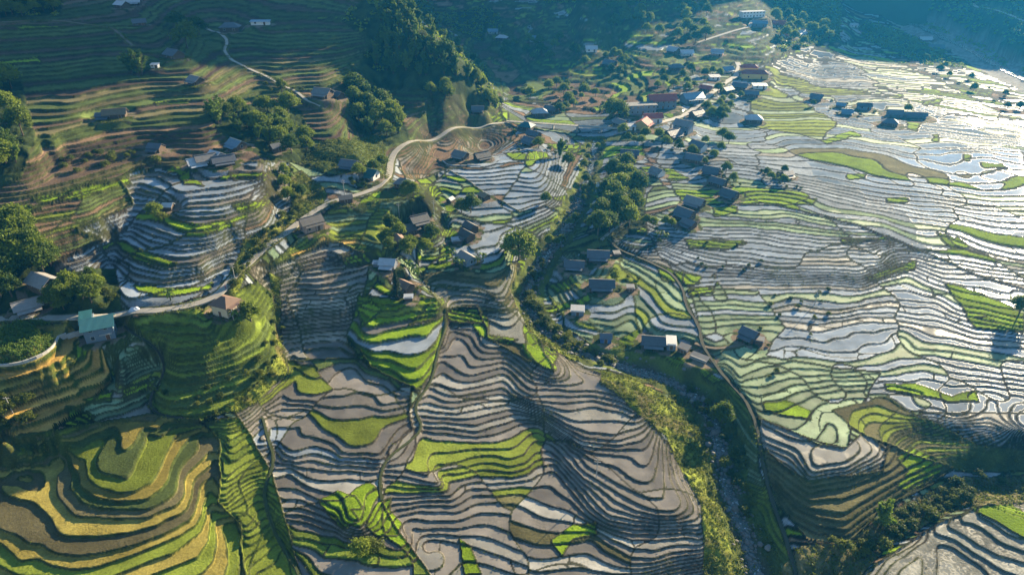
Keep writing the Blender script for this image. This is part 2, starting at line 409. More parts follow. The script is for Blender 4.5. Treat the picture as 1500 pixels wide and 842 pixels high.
# crops that differ from their region, plus some painted sun patches
PATCH = [
 ('rice', '795,478 812,480 816,500 818,520 806,545 792,538 772,512 770,488'), ('rice', '655,455 705,452 714,470 714,490 760,498 745,505 700,492 692,474 655,476'),
 ('rice', '630,445 648,438 652,446 640,462 605,480 598,474'), ('olive', '622,642 750,640 765,628 790,628 828,650 822,662 782,656 772,672 735,668 640,688 622,665'),
 ('olive', '640,690 700,672 730,670 750,680 775,692 770,735 745,722 720,698 650,708'), ('weed', '660,707 710,696 728,700 748,722 790,735 795,772 740,762 700,742'),
 ('weed', '740,765 795,765 808,800 750,842 740,842 735,790'), ('rice', '808,790 840,768 872,765 874,782 840,790 825,815'), ('rice', '672,785 690,800 706,842 680,842'),
 ('rice', '465,730 495,717 520,725 530,745 512,745 525,762 500,775 480,755'), ('rice', '550,735 572,728 570,745 590,765 582,785 552,785 535,768'),
 ('grass', '470,795 600,785 625,780 640,815 600,828 520,835 465,830'), ('grass', '488,842 580,836 640,825 640,870 488,870'),
 ('olive', '423,555 440,530 465,540 465,568 440,570 425,562'), ('dull', '445,528 495,520 530,530 540,545 500,548 455,538'), ('pale', '465,538 515,545 518,562 490,572 465,565'),
 ('olive', '500,625 570,615 575,645 550,662 505,668'), ('rice', '520,448 545,440 560,455 530,478'),
 ('clear', '375,640 420,630 470,650 480,665 420,675 390,655'), ('silt', '640,500 600,505 612,535 640,530'), ('clear', '600,472 650,468 640,505 598,520'),
 ('rice', '165,352 185,355 260,385 240,392 200,380'), ('rice', '245,315 270,325 320,330 318,340 270,340 240,325'), ('rice', '195,418 240,420 300,420 312,410 310,425 250,432 205,428'),
 ('rice', '45,288 120,270 185,255 195,268 110,290 60,298'), ('rice', '230,245 265,242 280,260 300,272 270,270 255,255'), ('rice', '0,300 45,298 50,310 0,312'),
 ('rice', '340,300 385,290 400,292 380,306 350,312'), ('rice', '335,255 410,252 410,260 340,262'),
 ('rice', '95,592 140,608 125,628 105,620'), ('rice', '110,505 135,500 140,520 110,530'), ('rice', '180,565 232,555 215,572 182,582'), ('rice', '120,582 165,572 165,585 130,588'),
 ('brown', '62,470 118,470 125,495 85,495'), ('brown', '0,610 60,590 60,625 0,640'), ('weed', '0,585 60,570 75,600 0,640'),
 ('olive', '0,650 85,632 80,645 0,672'), ('olive', '142,655 160,640 175,642 168,670 185,695 150,692'), ('silt', '172,632 205,632 190,680 165,675'), ('olive', '190,695 218,630 228,632 210,690 195,710'),
 ('gold', '0,710 50,718 85,780 60,800 0,778'), ('olive', '0,775 50,800 25,822 0,800'), ('olive', '55,818 110,832 200,810 260,785 300,760 300,842 60,860'), ('pale', '222,660 240,660 235,690 222,705'),
 ('gold', '298,755 320,735 350,780 352,842 300,842'), ('olive', '265,690 300,640 318,650 290,700 300,740 280,730'),
 ('rice', '795,455 860,432 865,440 810,462'), ('rice', '800,418 830,412 838,422 812,432'), ('rice', '885,550 935,485 940,502 900,512') , ('rice', '905,498 938,482 940,505 905,512'),
 ('rice', '945,520 1000,520 1045,545 1030,555 960,535'), ('olive', '1050,540 1100,565 1100,575 1070,570'), ('rice', '960,385 1000,400 1000,415 970,410'), ('rice', '1000,400 1028,405 1025,415 1000,418'),
 ('rice', '1005,425 1045,418 1048,428 1010,435'), ('rice', '1000,350 1040,350 1095,355 1090,362 1010,365'), ('rice', '910,330 945,330 950,342 915,342'), ('rice', '1042,305 1080,302 1080,312 1045,318'),
 ('rice', '1090,282 1130,280 1198,290 1190,302 1130,300 1090,290'), ('rice', '808,288 850,285 882,282 880,290 820,296'), ('rice', '786,368 830,356 828,364 792,380'), ('rice', '930,245 985,248 1010,262 990,268 950,256'),
 ('rice', '740,225 800,222 805,232 750,236'), ('rice', '640,340 660,330 672,340 665,350'), ('rice', '790,210 862,214 860,224 842,224'), ('rice', '645,362 660,352 662,375 640,385'),
 ('rice', '1270,405 1340,382 1342,392 1300,405 1278,412'), ('rice', '1382,415 1440,430 1500,460 1500,488 1430,480 1412,458'), ('rice', '1295,562 1340,562 1395,582 1430,572 1436,588 1390,590 1340,578 1300,572'),
 ('rice', '1118,590 1150,585 1190,602 1188,615 1150,608 1120,602'), ('rice', '1312,670 1340,655 1385,680 1375,695 1330,718 1312,712 1330,690'), ('rice', '1420,745 1470,735 1520,760 1520,800 1470,770'),
 ('rice', '1232,350 1288,350 1288,355 1235,355'), ('rice', '1330,250 1352,252 1355,272 1335,270'), ('rice', '1295,290 1345,290 1345,298 1300,298'), ('rice', '1360,330 1400,345 1420,362 1395,366'),
 ('rice', '1200,205 1250,193 1262,198 1210,212'), ('rice', '1240,255 1270,255 1268,263 1245,264'), ('rice', '1352,147 1378,145 1380,152 1355,155'), ('rice', '1327,178 1350,178 1345,195 1330,190'),
 ('rice', '1430,132 1455,132 1452,142 1430,140'), ('rice', '1365,198 1375,196 1375,208 1366,208'), ('rice', '1410,225 1422,228 1420,238 1410,236'), ('rice', '1435,238 1470,240 1478,246 1440,248'),
 ('weed', '1280,240 1330,235 1400,260 1420,280 1340,275'), ('weed', '1330,290 1420,300 1440,330 1400,350 1340,330'), ('brown', '1232,300 1262,302 1268,318 1240,322'),
 ('olive', '1120,100 1230,130 1230,150 1130,130'), ('olive', '1310,35 1360,45 1365,52 1320,50'), ('rice', '690,150 735,148 735,160 690,162'), ('rice', '690,170 745,165 745,178 700,180'),
 ('rice', '790,92 850,88 870,100 795,100'), ('rice', '915,110 960,98 958,112 920,118'), ('rice', '970,118 1010,112 1012,120 980,128'), ('rice', '1005,88 1060,88 1060,95 1010,96'), ('olive', '890,20 930,25 950,45 900,45'),
 ('rice', '20,35 95,38 95,42 30,42'), ('rice', '0,88 60,82 60,92 0,94'), ('dull', '60,138 180,130 180,145 70,150'), ('olive', '75,190 185,175 190,190 80,212'), ('rice', '225,150 275,146 275,152 228,154'),
 ('rice', '460,22 520,24 525,28 465,28'), ('ochre', '0,182 35,195 40,211 0,211'), ('ochre', '195,195 240,190 250,210 195,211'), ('gold', '260,185 310,180 318,200 270,205'), ('ochre', '195,50 232,55 230,70 198,66'),  # ochre and gold on this line paint sun patches into the hill
 ('gold', '105,2 150,8 160,30 120,22'), ('ochre', '85,45 120,42 125,65 90,62'), ('brown', '560,140 610,130 640,150 590,165'), ('weed', '640,395 750,395 752,412 700,420 650,412'),  # the gold and ochre continue the painted sun patches
 ('ochre', '430,350 478,330 485,358 435,372'), ('rice', '500,292 540,285 560,290 520,305'), ('rice', '600,288 640,272 650,285 620,300'), ('rice', '500,375 545,370 548,385 505,388'),
]
patch = np.zeros(H.shape, np.int32); pcov = np.full(H.shape, -1, np.int32)
for k, (c, pl) in enumerate(PATCH):
    s = inpoly(pl); patch[s] = k+1; pcov[s] = CI[c]
# land that is not terraced
BARE = [
 ('grass', '880,540 940,560 1010,600 1050,650 1060,700 1090,800 1110,842 1030,842 1030,740 1000,690 975,640 930,600 880,560'),
 ('grass', '770,420 800,480 840,505 870,530 835,525 800,505 775,480 762,450'), ('grass', '395,400 410,405 408,470 420,545 380,585 345,602 300,615 330,600 380,560 405,520 400,450'),
 ('grass', '330,430 345,385 360,350 400,330 430,300 420,262 440,250 480,285 440,330 400,360 360,400 345,440 335,460'), ('grass', '1035,740 1060,730 1090,800 1110,860 1035,860'),
 ('wood', '500,30 560,-30 620,0 660,60 712,100 722,135 660,140 600,130 560,130 520,105 545,60'), ('wood', '505,120 560,125 600,200 570,215 520,190'), ('wood', '-260,100 30,120 50,200 30,260 -60,300 -260,300'),
 ('wood', '-100,330 55,330 80,400 170,390 180,455 60,460 -100,465'), ('wood', '300,160 400,150 440,160 470,230 420,240 340,215'), ('wood', '870,345 890,250 945,260 945,330 900,350'), ('wood', '-60,-40 90,-40 90,22 -60,28'),
 ('wood', '1130,-10 1230,0 1230,60 1140,75'), ('wood', '1260,30 1330,50 1420,100 1360,95 1270,60'), ('weed', '1170,800 1250,790 1300,750 1400,700 1700,690 1700,720 1400,745 1300,800 1250,860 1120,860'),
 ('wood', '560,-20 600,-20 640,20 720,10 740,40 700,60 660,40'), ('dull', '480,205 560,200 570,262 500,262 440,235'), ('wood', '740,-60 1000,-60 1000,5 800,5'),
]
bare = np.full(H.shape, -1, np.int32)
for c, pl in BARE: bare[inpoly(pl)] = CI[c]
bare[reg == 2] = CI['wood']
# ------------------------------------------------------------------ roads, paths, stream: centre lines in the photo
ROADS = [  # name, label, width, line
 ('road', 'pale concrete road winding up the valley past the hillside houses', 3.0, '-60,470 0,469 60,467 110,467 140,464 180,462 230,457 280,449 310,441 325,428 345,402 375,377 410,350 440,325 470,305 490,294 520,287 550,277 566,266 571,252 572,238 577,224 590,213 620,206 650,197 690,187 722,181 745,180'),
 ('hill_road', 'narrow pale track snaking down the terraced hillside above the farmhouse', 1.6, '290,35 315,48 331,56 333,64 328,74 338,88 362,100 385,110 410,124 435,135 447,146 455,154 470,158'),
 ('village_road', 'pale village street climbing between the roofs to the school', 4.0, '925,190 960,182 990,174 1010,165 1030,148 1045,135 1062,122 1078,112 1083,98 1080,92'),
 ('upper_road', 'pale upper track leading to the long white building on the far slope', 3.5, '1022,64 1045,56 1070,47 1098,40 1102,30'),
 ('footpath', 'dark earth footpath curving along the embankment beside pale paddies', 1.0, '888,348 905,366 950,383 985,401 1001,425 1004,448 1018,470 1027,483 1024,498 1040,525 1065,560 1092,585 1108,620 1114,660 1122,705 1140,760 1155,800 1165,842 1175,880'),
 ('stream_path', 'thin straight pale footpath running down to the streamside houses', 1.3, '930,312 915,325 897,338 880,352'),
 ('terrace_path', 'low grassy footpath dividing the bronze paddies from the grey ones', 0.55, '652,462 654,478 640,522 632,560 612,585 603,603 622,622 612,640 590,655 565,672 557,690 555,712 560,735'),
 ('gully_path', 'overgrown footpath running down between green strips and brown paddies', 0.6, '384,612 392,640 402,668 400,690 386,712 385,725 398,770 412,800 440,842 455,880'),
 ('knoll_path', 'dark worn footpath curling round the foot of the grassy knoll', 0.6, '183,480 200,495 228,503 240,525 243,545 228,570 217,588 220,600 240,612 270,615'),
 ('field_path', 'earth path crossing from the white terraces to the lone dark house', 1.3, '1018,503 1040,512 1060,512 1085,505'),
 ('hill_path', 'faint earth path crossing the brown hillside towards the bamboo', 1.3, '0,33 50,30 95,31 130,37 165,41 180,55 195,68'),
 ('ridge_path', 'pale path descending the far side of the wooded ridge', 2.2, '608,22 622,38 635,52 650,62'),
 ('far_road', 'pale road cut across the dark mountainside beyond the river', 4.0, '1425,6 1450,14 1475,22 1500,32 1530,40'),
]
def polyline(s, step=2.0, smooth=6, fixed=None):
    pts = [hit(a, b) for a, b in P(s)]; q = []
    d = [0]
    for a, b in zip(pts, pts[1:]): d.append(d[-1]+math.hypot(b[0]-a[0], b[1]-a[1]))
    n = max(4, int(d[-1]/step)); t = np.linspace(0, d[-1], n)
    xs = np.interp(t, d, [p[0] for p in pts]); ys = np.interp(t, d, [p[1] for p in pts])
    for _ in range(4):
        xs[1:-1] = (xs[:-2]+2*xs[1:-1]+xs[2:])/4; ys[1:-1] = (ys[:-2]+2*ys[1:-1]+ys[2:])/4
    zs = lookup(H, xs, ys)
    for _ in range(smooth):
        zs[1:-1] = (zs[:-2]+2*zs[1:-1]+zs[2:])/4
    return np.stack([xs, ys, zs], 1)
def corridor(line, reach):
    D = np.full(H.shape, 1e9); ZZ = np.zeros(H.shape)
    for a, b in zip(line, line[1:]):
        x0, x1 = min(a[0], b[0])-reach, max(a[0], b[0])+reach; y0, y1 = min(a[1], b[1])-reach, max(a[1], b[1])+reach
        r = np.nonzero((Y[:, 0] >= y0) & (Y[:, 0] <= y1))[0]
        if not len(r): continue
        r0, r1 = r[0], r[-1]+1
        cmask = (X[r0:r1] >= x0) & (X[r0:r1] <= x1); c = np.nonzero(cmask.any(0))[0]
        if not len(c): continue
        c0, c1 = c[0], c[-1]+1
        vx, vy = b[0]-a[0], b[1]-a[1]; L2 = vx*vx+vy*vy+1e-9
        t = np.clip(((X[r0:r1, c0:c1]-a[0])*vx+(Y[r0:r1, c0:c1]-a[1])*vy)/L2, 0, 1)
        d = np.hypot(X[r0:r1, c0:c1]-a[0]-vx*t, Y[r0:r1, c0:c1]-a[1]-vy*t)
        m = d < D[r0:r1, c0:c1]
        D[r0:r1, c0:c1][m] = d[m]; ZZ[r0:r1, c0:c1][m] = (a[2]+(b[2]-a[2])*t)[m]
    return D, ZZ
# ------------------------------------------------------------------ terraces
step = np.array([r[2] for r in REG])[reg]; ref = np.array([r[3] for r in REG], float)[reg]
amp = np.array([r[4] for r in REG])[reg]; bgrass = np.array([r[5] for r in REG])[reg]
terr = (step > 0) & (bare < 0); step = np.where(step > 0, step, 1.0)
far = np.clip(np.hypot(X, Y)/300, .6, 4)
wig = fbm(X, Y, 1.0*22, 3, 3)*1.4+vn(X/6.5, Y/6.5, 8)*.35
# strips: cells whose terraces do not line up with their neighbours'
def voro(cs, seed):
    gx_, gy_ = X/cs+vn(X/14, Y/14, seed+5)*.16, Y/cs*.8+vn(X/14, Y/14, seed+6)*.16
    i0, j0 = np.floor(gx_), np.floor(gy_); f1 = np.full(X.shape, 9.); f2 = np.full(X.shape, 9.); idc = np.zeros(X.shape)
    for di in (-1, 0, 1):
        for dj in (-1, 0, 1):
            a, b = i0+di, j0+dj
            d = np.hypot(a+.1+.8*h32(a, b, seed)-gx_, b+.1+.8*h32(a, b, seed+1)-gy_)
            m = d < f1; f2 = np.where(m, f1, np.minimum(f2, d)); f1 = np.where(m, d, f1)
            idc = np.where(m, h32(a, b, seed+2), idc)
    return idc, (f2-f1)*cs
c1, e1 = voro(36, 40); c2, e2 = voro(15, 60); c1b, e1b = voro(72, 47)
c1 = np.where(np.isin(reg, [k for k, r in enumerate(REG) if r[0] in ('right', 'right_pale', 'right_far', 'right_far_green', 'right_mid')]), c1b, c1)
nosplit = np.isin(reg, [k for k, r in enumerate(REG) if r[0] in ('spur', 'yellow', 'rice_block', 'knoll', 'bankside', 'nose', 'nose_below', 'corner', 'hill')])
off = np.where(nosplit, 0, np.where(c1 > .45, np.floor(c1*997 % 1*4)/4, 0))
Fld = H+wig*amp*step*np.where(nosplit, .7, 1.25)*np.clip(far, 1, 1.6)
T = (Fld-ref)/step+off
flow = np.isin(reg, [k for k, r in enumerate(REG) if r[0] in ('right_far', 'right_far_green', 'valley')])   # the almost level valley floor: shallow strips
T = np.where(flow, 52*np.log(np.maximum(Y+.22*X+30*fbm(X, Y, 95, 14, 2)+8*fbm(X, Y, 28, 15, 2), 60))+off, T)
lev = np.floor(T); fr = T-lev
Tx = np.gradient(T-off, axis=1)/np.gradient(X, axis=1)
yv = np.gradient(Y, axis=0); Ty = (np.gradient(T-off, axis=0)-Tx*np.gradient(X, axis=0))/yv
gT = np.clip(np.hypot(Tx, Ty), .01, 3)
cellm = np.abs(yv)*np.abs(Ty)/gT+np.abs(np.gradient(X, axis=1))*np.abs(Tx)/gT
wr = np.maximum(np.where(flow, 1.3, np.where(np.isin(reg, [k for k, r in enumerate(REG) if r[0] in ('base', 'base_mid', 'spur', 'strips', 'corner')]), .16, .27)+.26*step), .92*cellm)*np.clip(1+.5*vn(X/3, Y/3, 77), .6, 1.6)
dup = (1-fr)/gT; dlo = fr/gT
ramp = np.clip(1-dup/wr, 0, 1)
Zt = np.where(flow, H-.22*(fr-.5)*(1-ramp)+.11*ramp, ref+(lev+ramp-off)*step)
wb = np.maximum(.30, np.where(flow, .2, .45)*cellm)*(1+.6*vn(X/2.2, Y/2.2, 78))
lip = np.clip(1-dlo/wb, 0, 1)
Zt = Zt+0*lip
# identity of each paddy and its crop: a patch takes the paddies it mostly covers; tall rice may also cut one
ids = (lev.astype(np.int64)+5000)*64+reg
ids = ids*4096+np.where(nosplit, 0, (c1*4095).astype(np.int64))
u0, i0_ = np.unique(ids, return_inverse=True); i0_ = i0_.reshape(H.shape); tot = np.bincount(i0_.ravel(), minlength=len(u0))
key = i0_*512+patch; uk, ik, ck = np.unique(key, return_inverse=True, return_counts=True); kp = uk % 512; ki = uk//512
fr_ = ck/tot[ki]; fr_[kp == 0] = 0; best = np.zeros(len(u0)); bp_ = np.zeros(len(u0), int)
for q in np.argsort(fr_): best[ki[q]] = fr_[q]; bp_[ki[q]] = kp[q]
whole = (best > .42)[i0_]; pc_arr = np.array([-1]+[CI[c] for c, _ in PATCH])
direct = (patch > 0) & (pcov == CI['rice'])
patch = np.where(direct, patch, 0); pcov = np.where(direct, pcov, np.where(whole, pc_arr[bp_[i0_]], -1))
ids = ids*256+patch
uid, inv = np.unique(np.where(terr, ids, -1), return_inverse=True); inv = inv.reshape(H.shape)
hsh = h32(np.arange(len(uid)), np.arange(len(uid))*7+3, 5); hs2 = h32(np.arange(len(uid)), np.arange(len(uid))*3+1, 15)
cov_of_reg = []
for r in REG:
    tk_ = r[6].split(); cov_of_reg.append((np.cumsum([float(v) for v in tk_[1::2]]), [CI[c] for c in tk_[0::2]]))
first = np.zeros(len(uid), np.int64); flat = inv.ravel(); first[flat] = np.arange(flat.size)
ureg = reg.ravel()[first]; ucov = np.zeros(len(uid), int)
for k in range(len(uid)):
    cs, cl = cov_of_reg[ureg[k]]; ucov[k] = cl[min(int(np.searchsorted(cs, hsh[k]*cs[-1])), len(cl)-1)]
cov = np.where(pcov >= 0, pcov, ucov[inv]); cov = np.where(terr, cov, np.where(bare >= 0, bare, CI['dull']))
seam = np.zeros(H.shape, bool)
pid = np.where(terr, reg*100000+patch*256+np.where(nosplit, 0, (c1*255).astype(int)), -1)
d1 = pid[:, 1:] != pid[:, :-1]; d2 = pid[1:] != pid[:-1]
seam[:, 1:] |= d1; seam[:, :-1] |= d1; seam[1:] |= d2; seam[:-1] |= d2
cross = terr & ~nosplit & (Y < 260) & (e2 < np.maximum(.45, cellm*.8)) & (hs2[inv] > .86)
rough = fbm(X, Y, 5, 21, 3)
Z = np.where(terr, Zt+CHT[cov]*(1-np.maximum(ramp > 0, lip > 0)), H)
Z += np.where(terr & (seam | cross) & (CWET[cov] < .3), .12, 0)
Z += np.where(~terr, rough*.9+vn(X/1.3, Y/1.3, 31)*.25, 0)
Z += np.where(terr & ((ramp > 0) | (lip > 0)), vn(X/.9, Y/.9, 33)*.10, 0)
Z += np.where(reg == 2, fbm(X, Y, 60, 71, 4)*4+fbm(X, Y, 9, 72, 2)*.8, 0)
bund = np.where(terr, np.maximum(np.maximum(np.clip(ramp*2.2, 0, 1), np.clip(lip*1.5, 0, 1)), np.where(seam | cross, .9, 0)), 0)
base = CCOL[cov]*((0.66+.68*hs2[inv])*(1+.28*fbm(X, Y, 4.5, 58, 3)))[..., None]
wet = CWET[cov]*1.0
nb = vn(X/2.0, Y/2.0, 51)*.5+.5
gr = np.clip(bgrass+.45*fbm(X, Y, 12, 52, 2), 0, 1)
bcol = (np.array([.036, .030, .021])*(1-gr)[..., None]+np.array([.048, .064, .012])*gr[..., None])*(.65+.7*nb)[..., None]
bcol = bcol*np.where(flow, .42, np.where(np.isin(reg, [k for k, r in enumerate(REG) if r[0] in ('right', 'right_pale', 'right_mid', 'village_paddies', 'house_paddies')]), .6, 1))[..., None]   # bund colour darkened here to read as shaded risers
# patchy water: mud bars and weed rafts inside wet fields
pt = fbm(X, Y, 6, 54, 3); wet = wet*np.where((cov == CI['mud']) | (cov == CI['silt']), np.clip(1.05+pt*.9, .35, 1.15), 1)
spk = vn(X/.55, Y/.55, 56); wet = wet*np.where(np.isin(cov, [CI['speck'], CI['weed'], CI['olive'], CI['stub']]), np.clip(.9+1.1*pt+.9*spk, 0, 1.7), 1)
wet = np.clip(wet, 0, 1)
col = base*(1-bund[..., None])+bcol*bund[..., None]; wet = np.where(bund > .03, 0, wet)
nat = ~terr
ng = np.clip(.5+.9*rough, 0, 1)[..., None]
col = np.where(nat[..., None], col*(.55+.8*ng)+np.array([.05, .03, .005])*ng*np.where(cov == CI['grass'], 1, .15)[..., None], col)
gpt = np.clip(fbm(X, Y, 7, 57, 3)*2.2+.15, 0, 1)[..., None]
col = np.where((nat & (cov == CI['grass']))[..., None], col*(1-gpt*.75)+np.array([.085, .062, .034])*gpt*.75, col)
free = np.ones(H.shape, bool)            # where a paddy may lie
free &= terr
# ---- stream
SL = polyline('872,205 868,232 862,258 852,285 840,315 825,345 803,372 788,392 778,415 773,440 783,462 798,482 826,502 858,520 905,532 950,546 990,562 1022,582 1042,605 1050,640 1058,668 1064,700 1068,725 1080,750 1090,775 1100,810 1112,850 1125,900', 2.0, 14)
SL[:, 2] = np.minimum.accumulate(SL[:, 2])
D, ZZ = corridor(SL, 16)
dn = D+fbm(X, Y, 5, 81, 2)*1.6+1.2
m = D < 15
bed = ZZ-1.0+np.clip(dn-2.6, 0, 20)*.42
mm = m & (dn < 7.5); Z = np.where(mm, np.minimum(Z, bed+rough*.4), Z); free &= ~mm
near = np.clip(1-(dn-2.8)/2.5, 0, 1)[..., None]
wt = np.clip((pt+.35), 0, 1)[..., None]
bankc = np.array([.11, .135, .025])*wt+np.array([.055, .065, .02])*(1-wt)
col = np.where(mm[..., None], bankc*(1-near)+np.array([.07, .066, .055])*near, col); wet = np.where(mm, 0, wet)
# ---- river at the foot of the far mountain
RV = polyline('1345,-12 1335,4 1322,14 1318,24 1345,38 1385,58 1420,74 1455,92 1500,116 1545,138', 4.0, 20)
D, ZZ = corridor(RV, 40); dn = D+fbm(X, Y, 18, 83, 2)*9
mm = dn < 22; Z = np.where(mm, np.minimum(Z, ZZ-1.2+np.clip(dn-7, 0, 30)*.1), Z); free &= ~mm
col = np.where(mm[..., None], np.array([.20, .19, .17])*(.7+.6*nb)[..., None], col); wet = np.where(mm, 0, wet)
# ---- roads: the ground is levelled under them
RL = {}
for nm, lb, w, s in ROADS:
    L = polyline(s, 2.0, 30 if w > 3 else 10); RL[nm] = L
    rc = w/2+3.5 if w >= 3 else w/2+1.6 if w > 1.2 else w/2+.7
    D, ZZ = corridor(L, rc+1)
    cell = np.abs(yv)*.6
    f = sstep(rc, w/2+.4, np.minimum(D, rc+1))
    Z = Z*(1-f)+(ZZ-.12)*f
    mm = D < w/2+(.9 if w > 1.2 else .15)+cell*.3; free &= ~mm; wet = np.where(mm, 0, wet)
    sh = np.array([.085, .085, .035]) if nm not in ('footpath',) else np.array([.045, .05, .02])
    col = np.where(mm[..., None], sh*(.7+.6*nb)[..., None], col)
# embankment under the footpath
# ------------------------------------------------------------------ materials
def mat(name):
    m = bpy.data.materials.new(name); m.use_nodes = True; n = m.node_tree.nodes; n.clear()
    out = n.new('ShaderNodeOutputMaterial'); b = n.new('ShaderNodeBsdfPrincipled'); m.node_tree.links.new(b.outputs[0], out.inputs[0])
    return m, m.node_tree, b, out
def N(t, kind, **kw):
    n = t.nodes.new(kind)
    for k, v in kw.items():
        if k.startswith('_'): n.inputs[k[1:].replace('_', ' ')].default_value = v
        else: setattr(n, k, v)
    return n
def mixc(t, f, a, b, mode='MIX'):
    n = t.nodes.new('ShaderNodeMix'); n.data_type = 'RGBA'; n.blend_type = mode
    for sck, v in ((n.inputs[0], f), (n.inputs[6], a), (n.inputs[7], b)):
        if hasattr(v, 'links') or hasattr(v, 'is_linked'): t.links.new(v, sck)
        else: sck.default_value = v if not isinstance(v, tuple) else (*v, 1)
    return n.outputs[2]
def mth(t, op, a, b=None, c=None):
    n = t.nodes.new('ShaderNodeMath'); n.operation = op
    for i, v in enumerate((a, b, c)):
        if v is None: continue
        if hasattr(v, 'is_linked'): t.links.new(v, n.inputs[i])
        else: n.inputs[i].default_value = v
    return n.outputs[0]
def land_material():
    m, t, b, out = mat('terraced_land'); L = t.links.new
    ca = N(t, 'ShaderNodeAttribute', attribute_name='col'); wa = N(t, 'ShaderNodeAttribute', attribute_name='wet')
    pos = N(t, 'ShaderNodeNewGeometry')
    n1 = N(t, 'ShaderNodeTexNoise', _Scale=1.6, _Detail=5.0, _Roughness=.7); L(pos.outputs[0], n1.inputs['Vector'])
    n2 = N(t, 'ShaderNodeTexNoise', _Scale=.16, _Detail=4.0, _Roughness=.6); L(pos.outputs[0], n2.inputs['Vector'])
    k = mth(t, 'MULTIPLY_ADD', n1.outputs[0], 1.5, .25); k2 = mth(t, 'MULTIPLY_ADD', n2.outputs[0], .9, .55)
    kk = mth(t, 'MULTIPLY', k, k2)
    dryc = mixc(t, 1.0, ca.outputs['Color'], kk, 'MULTIPLY')
    wetc = mixc(t, 1.0, ca.outputs['Color'], mth(t, 'MULTIPLY_ADD', n2.outputs[0], .8, .6), 'MULTIPLY')
    L(mixc(t, wa.outputs['Fac'], dryc, wetc), b.inputs['Base Color'])
    w = wa.outputs['Fac']
    L(mth(t, 'MULTIPLY_ADD', mth(t, 'POWER', w, 2.2), -.84, .92), b.inputs['Roughness'])
    L(mth(t, 'MULTIPLY_ADD', mth(t, 'POWER', w, 3.0), .20, .05), b.inputs['Specular IOR Level'])
    b.inputs['IOR'].default_value = 1.42
    bp = N(t, 'ShaderNodeBump', _Distance=.25); L(n1.outputs[0], bp.inputs['Height'])
    L(mth(t, 'MULTIPLY_ADD', w, -.98, 1.0), bp.inputs['Strength']); L(bp.outputs[0], b.inputs['Normal'])
    return m
LAND = land_material()
def simple(name, c, rough=.85, noise=.0, scale=1.0, metal=0, spec=.3, bump=0):
    m, t, b, out = mat(name); b.inputs['Roughness'].default_value = rough; b.inputs['Metallic'].default_value = metal
    b.inputs['Specular IOR Level'].default_value = spec
    if noise:
        n = N(t, 'ShaderNodeTexNoise', _Scale=scale, _Detail=5.0, _Roughness=.65); g = N(t, 'ShaderNodeNewGeometry'); t.links.new(g.outputs[0], n.inputs['Vector'])
        oi = N(t, 'ShaderNodeObjectInfo')
        k = mth(t, 'MULTIPLY_ADD', n.outputs[0], noise*2, 1-noise)
        k = mth(t, 'MULTIPLY', k, mth(t, 'MULTIPLY_ADD', oi.outputs['Random'], noise, 1-noise/2))
        t.links.new(mixc(t, 1.0, c, k, 'MULTIPLY'), b.inputs['Base Color'])
        if bump:
            bp = N(t, 'ShaderNodeBump', _Distance=bump, _Strength=.8); t.links.new(n.outputs[0], bp.inputs['Height']); t.links.new(bp.outputs[0], b.inputs['Normal'])
    else: b.inputs['Base Color'].default_value = (*c, 1)
    return m
# ------------------------------------------------------------------ object helpers
def link(o, parent=None):
    COL.objects.link(o)
    if parent is not None: o.parent = parent
    return o
def tag(o, label=None, cat=None, group=None, kind=None):
    for k, v in (('label', label), ('category', cat), ('group', group), ('kind', kind)):
        if v: o[k] = v
    return o
def mesh(name, verts, faces, m=None, parent=None, smooth=False):
    me = bpy.data.meshes.new(name); me.from_pydata([tuple(v) for v in verts], [], [tuple(f) for f in faces])
    if m: me.materials.append(m)
    if smooth: me.shade_smooth()
    return link(bpy.data.objects.new(name, me), parent)
def empty(name, loc, rz=0):
    o = bpy.data.objects.new(name, None); o.location = loc; o.rotation_euler[2] = rz; o.empty_display_size = .5
    return link(o)
def npmesh(name, V, Q, m, attrs=None):
    """V (n,3), Q (k,4 or 3) arrays"""
    me = bpy.data.meshes.new(name); k, s = Q.shape
    me.vertices.add(len(V)); me.vertices.foreach_set('co', np.ascontiguousarray(V, np.float32).ravel())
    me.loops.add(k*s); me.loops.foreach_set('vertex_index', Q.astype(np.int32).ravel())
    me.polygons.add(k); me.polygons.foreach_set('loop_start', np.arange(0, k*s, s, dtype=np.int32))
    for an, (kind, arr) in (attrs or {}).items():
        a = me.attributes.new(an, kind, 'POINT')
        a.data.foreach_set('color' if kind == 'FLOAT_COLOR' else 'value', np.ascontiguousarray(arr, np.float32).ravel())
    me.materials.append(m); me.update(calc_edges=True)
    return me
class MB:
    def __init__(s): s.v = []; s.f = []
    def add(s, v, f):
        n = len(s.v); s.v += [tuple(p) for p in v]; s.f += [tuple(i+n for i in q) for q in f]; return s
    def box(s, x0, x1, y0, y1, z0, z1):
        return s.add([(x0, y0, z0), (x1, y0, z0), (x1, y1, z0), (x0, y1, z0), (x0, y0, z1), (x1, y0, z1), (x1, y1, z1), (x0, y1, z1)],
                     [(3, 2, 1, 0), (4, 5, 6, 7), (0, 1, 5, 4), (1, 2, 6, 5), (2, 3, 7, 6), (3, 0, 4, 7)])
    def tube(s, p, q, r0, r1, n=7):
        p, q = Vector(p), Vector(q); d = (q-p).normalized(); a = d.orthogonal().normalized(); b = d.cross(a)
        V = [tuple(c+(a*math.cos(2*math.pi*i/n)+b*math.sin(2*math.pi*i/n))*r) for c, r in ((p, r0), (q, r1)) for i in range(n)]
        return s.add(V, [(i, (i+1) % n, n+(i+1) % n, n+i) for i in range(n)]+[tuple(range(n))[::-1], tuple(range(n, 2*n))])
    def build(s, name, m, parent=None, smooth=False): return mesh(name, s.v, s.f, m, parent, smooth)
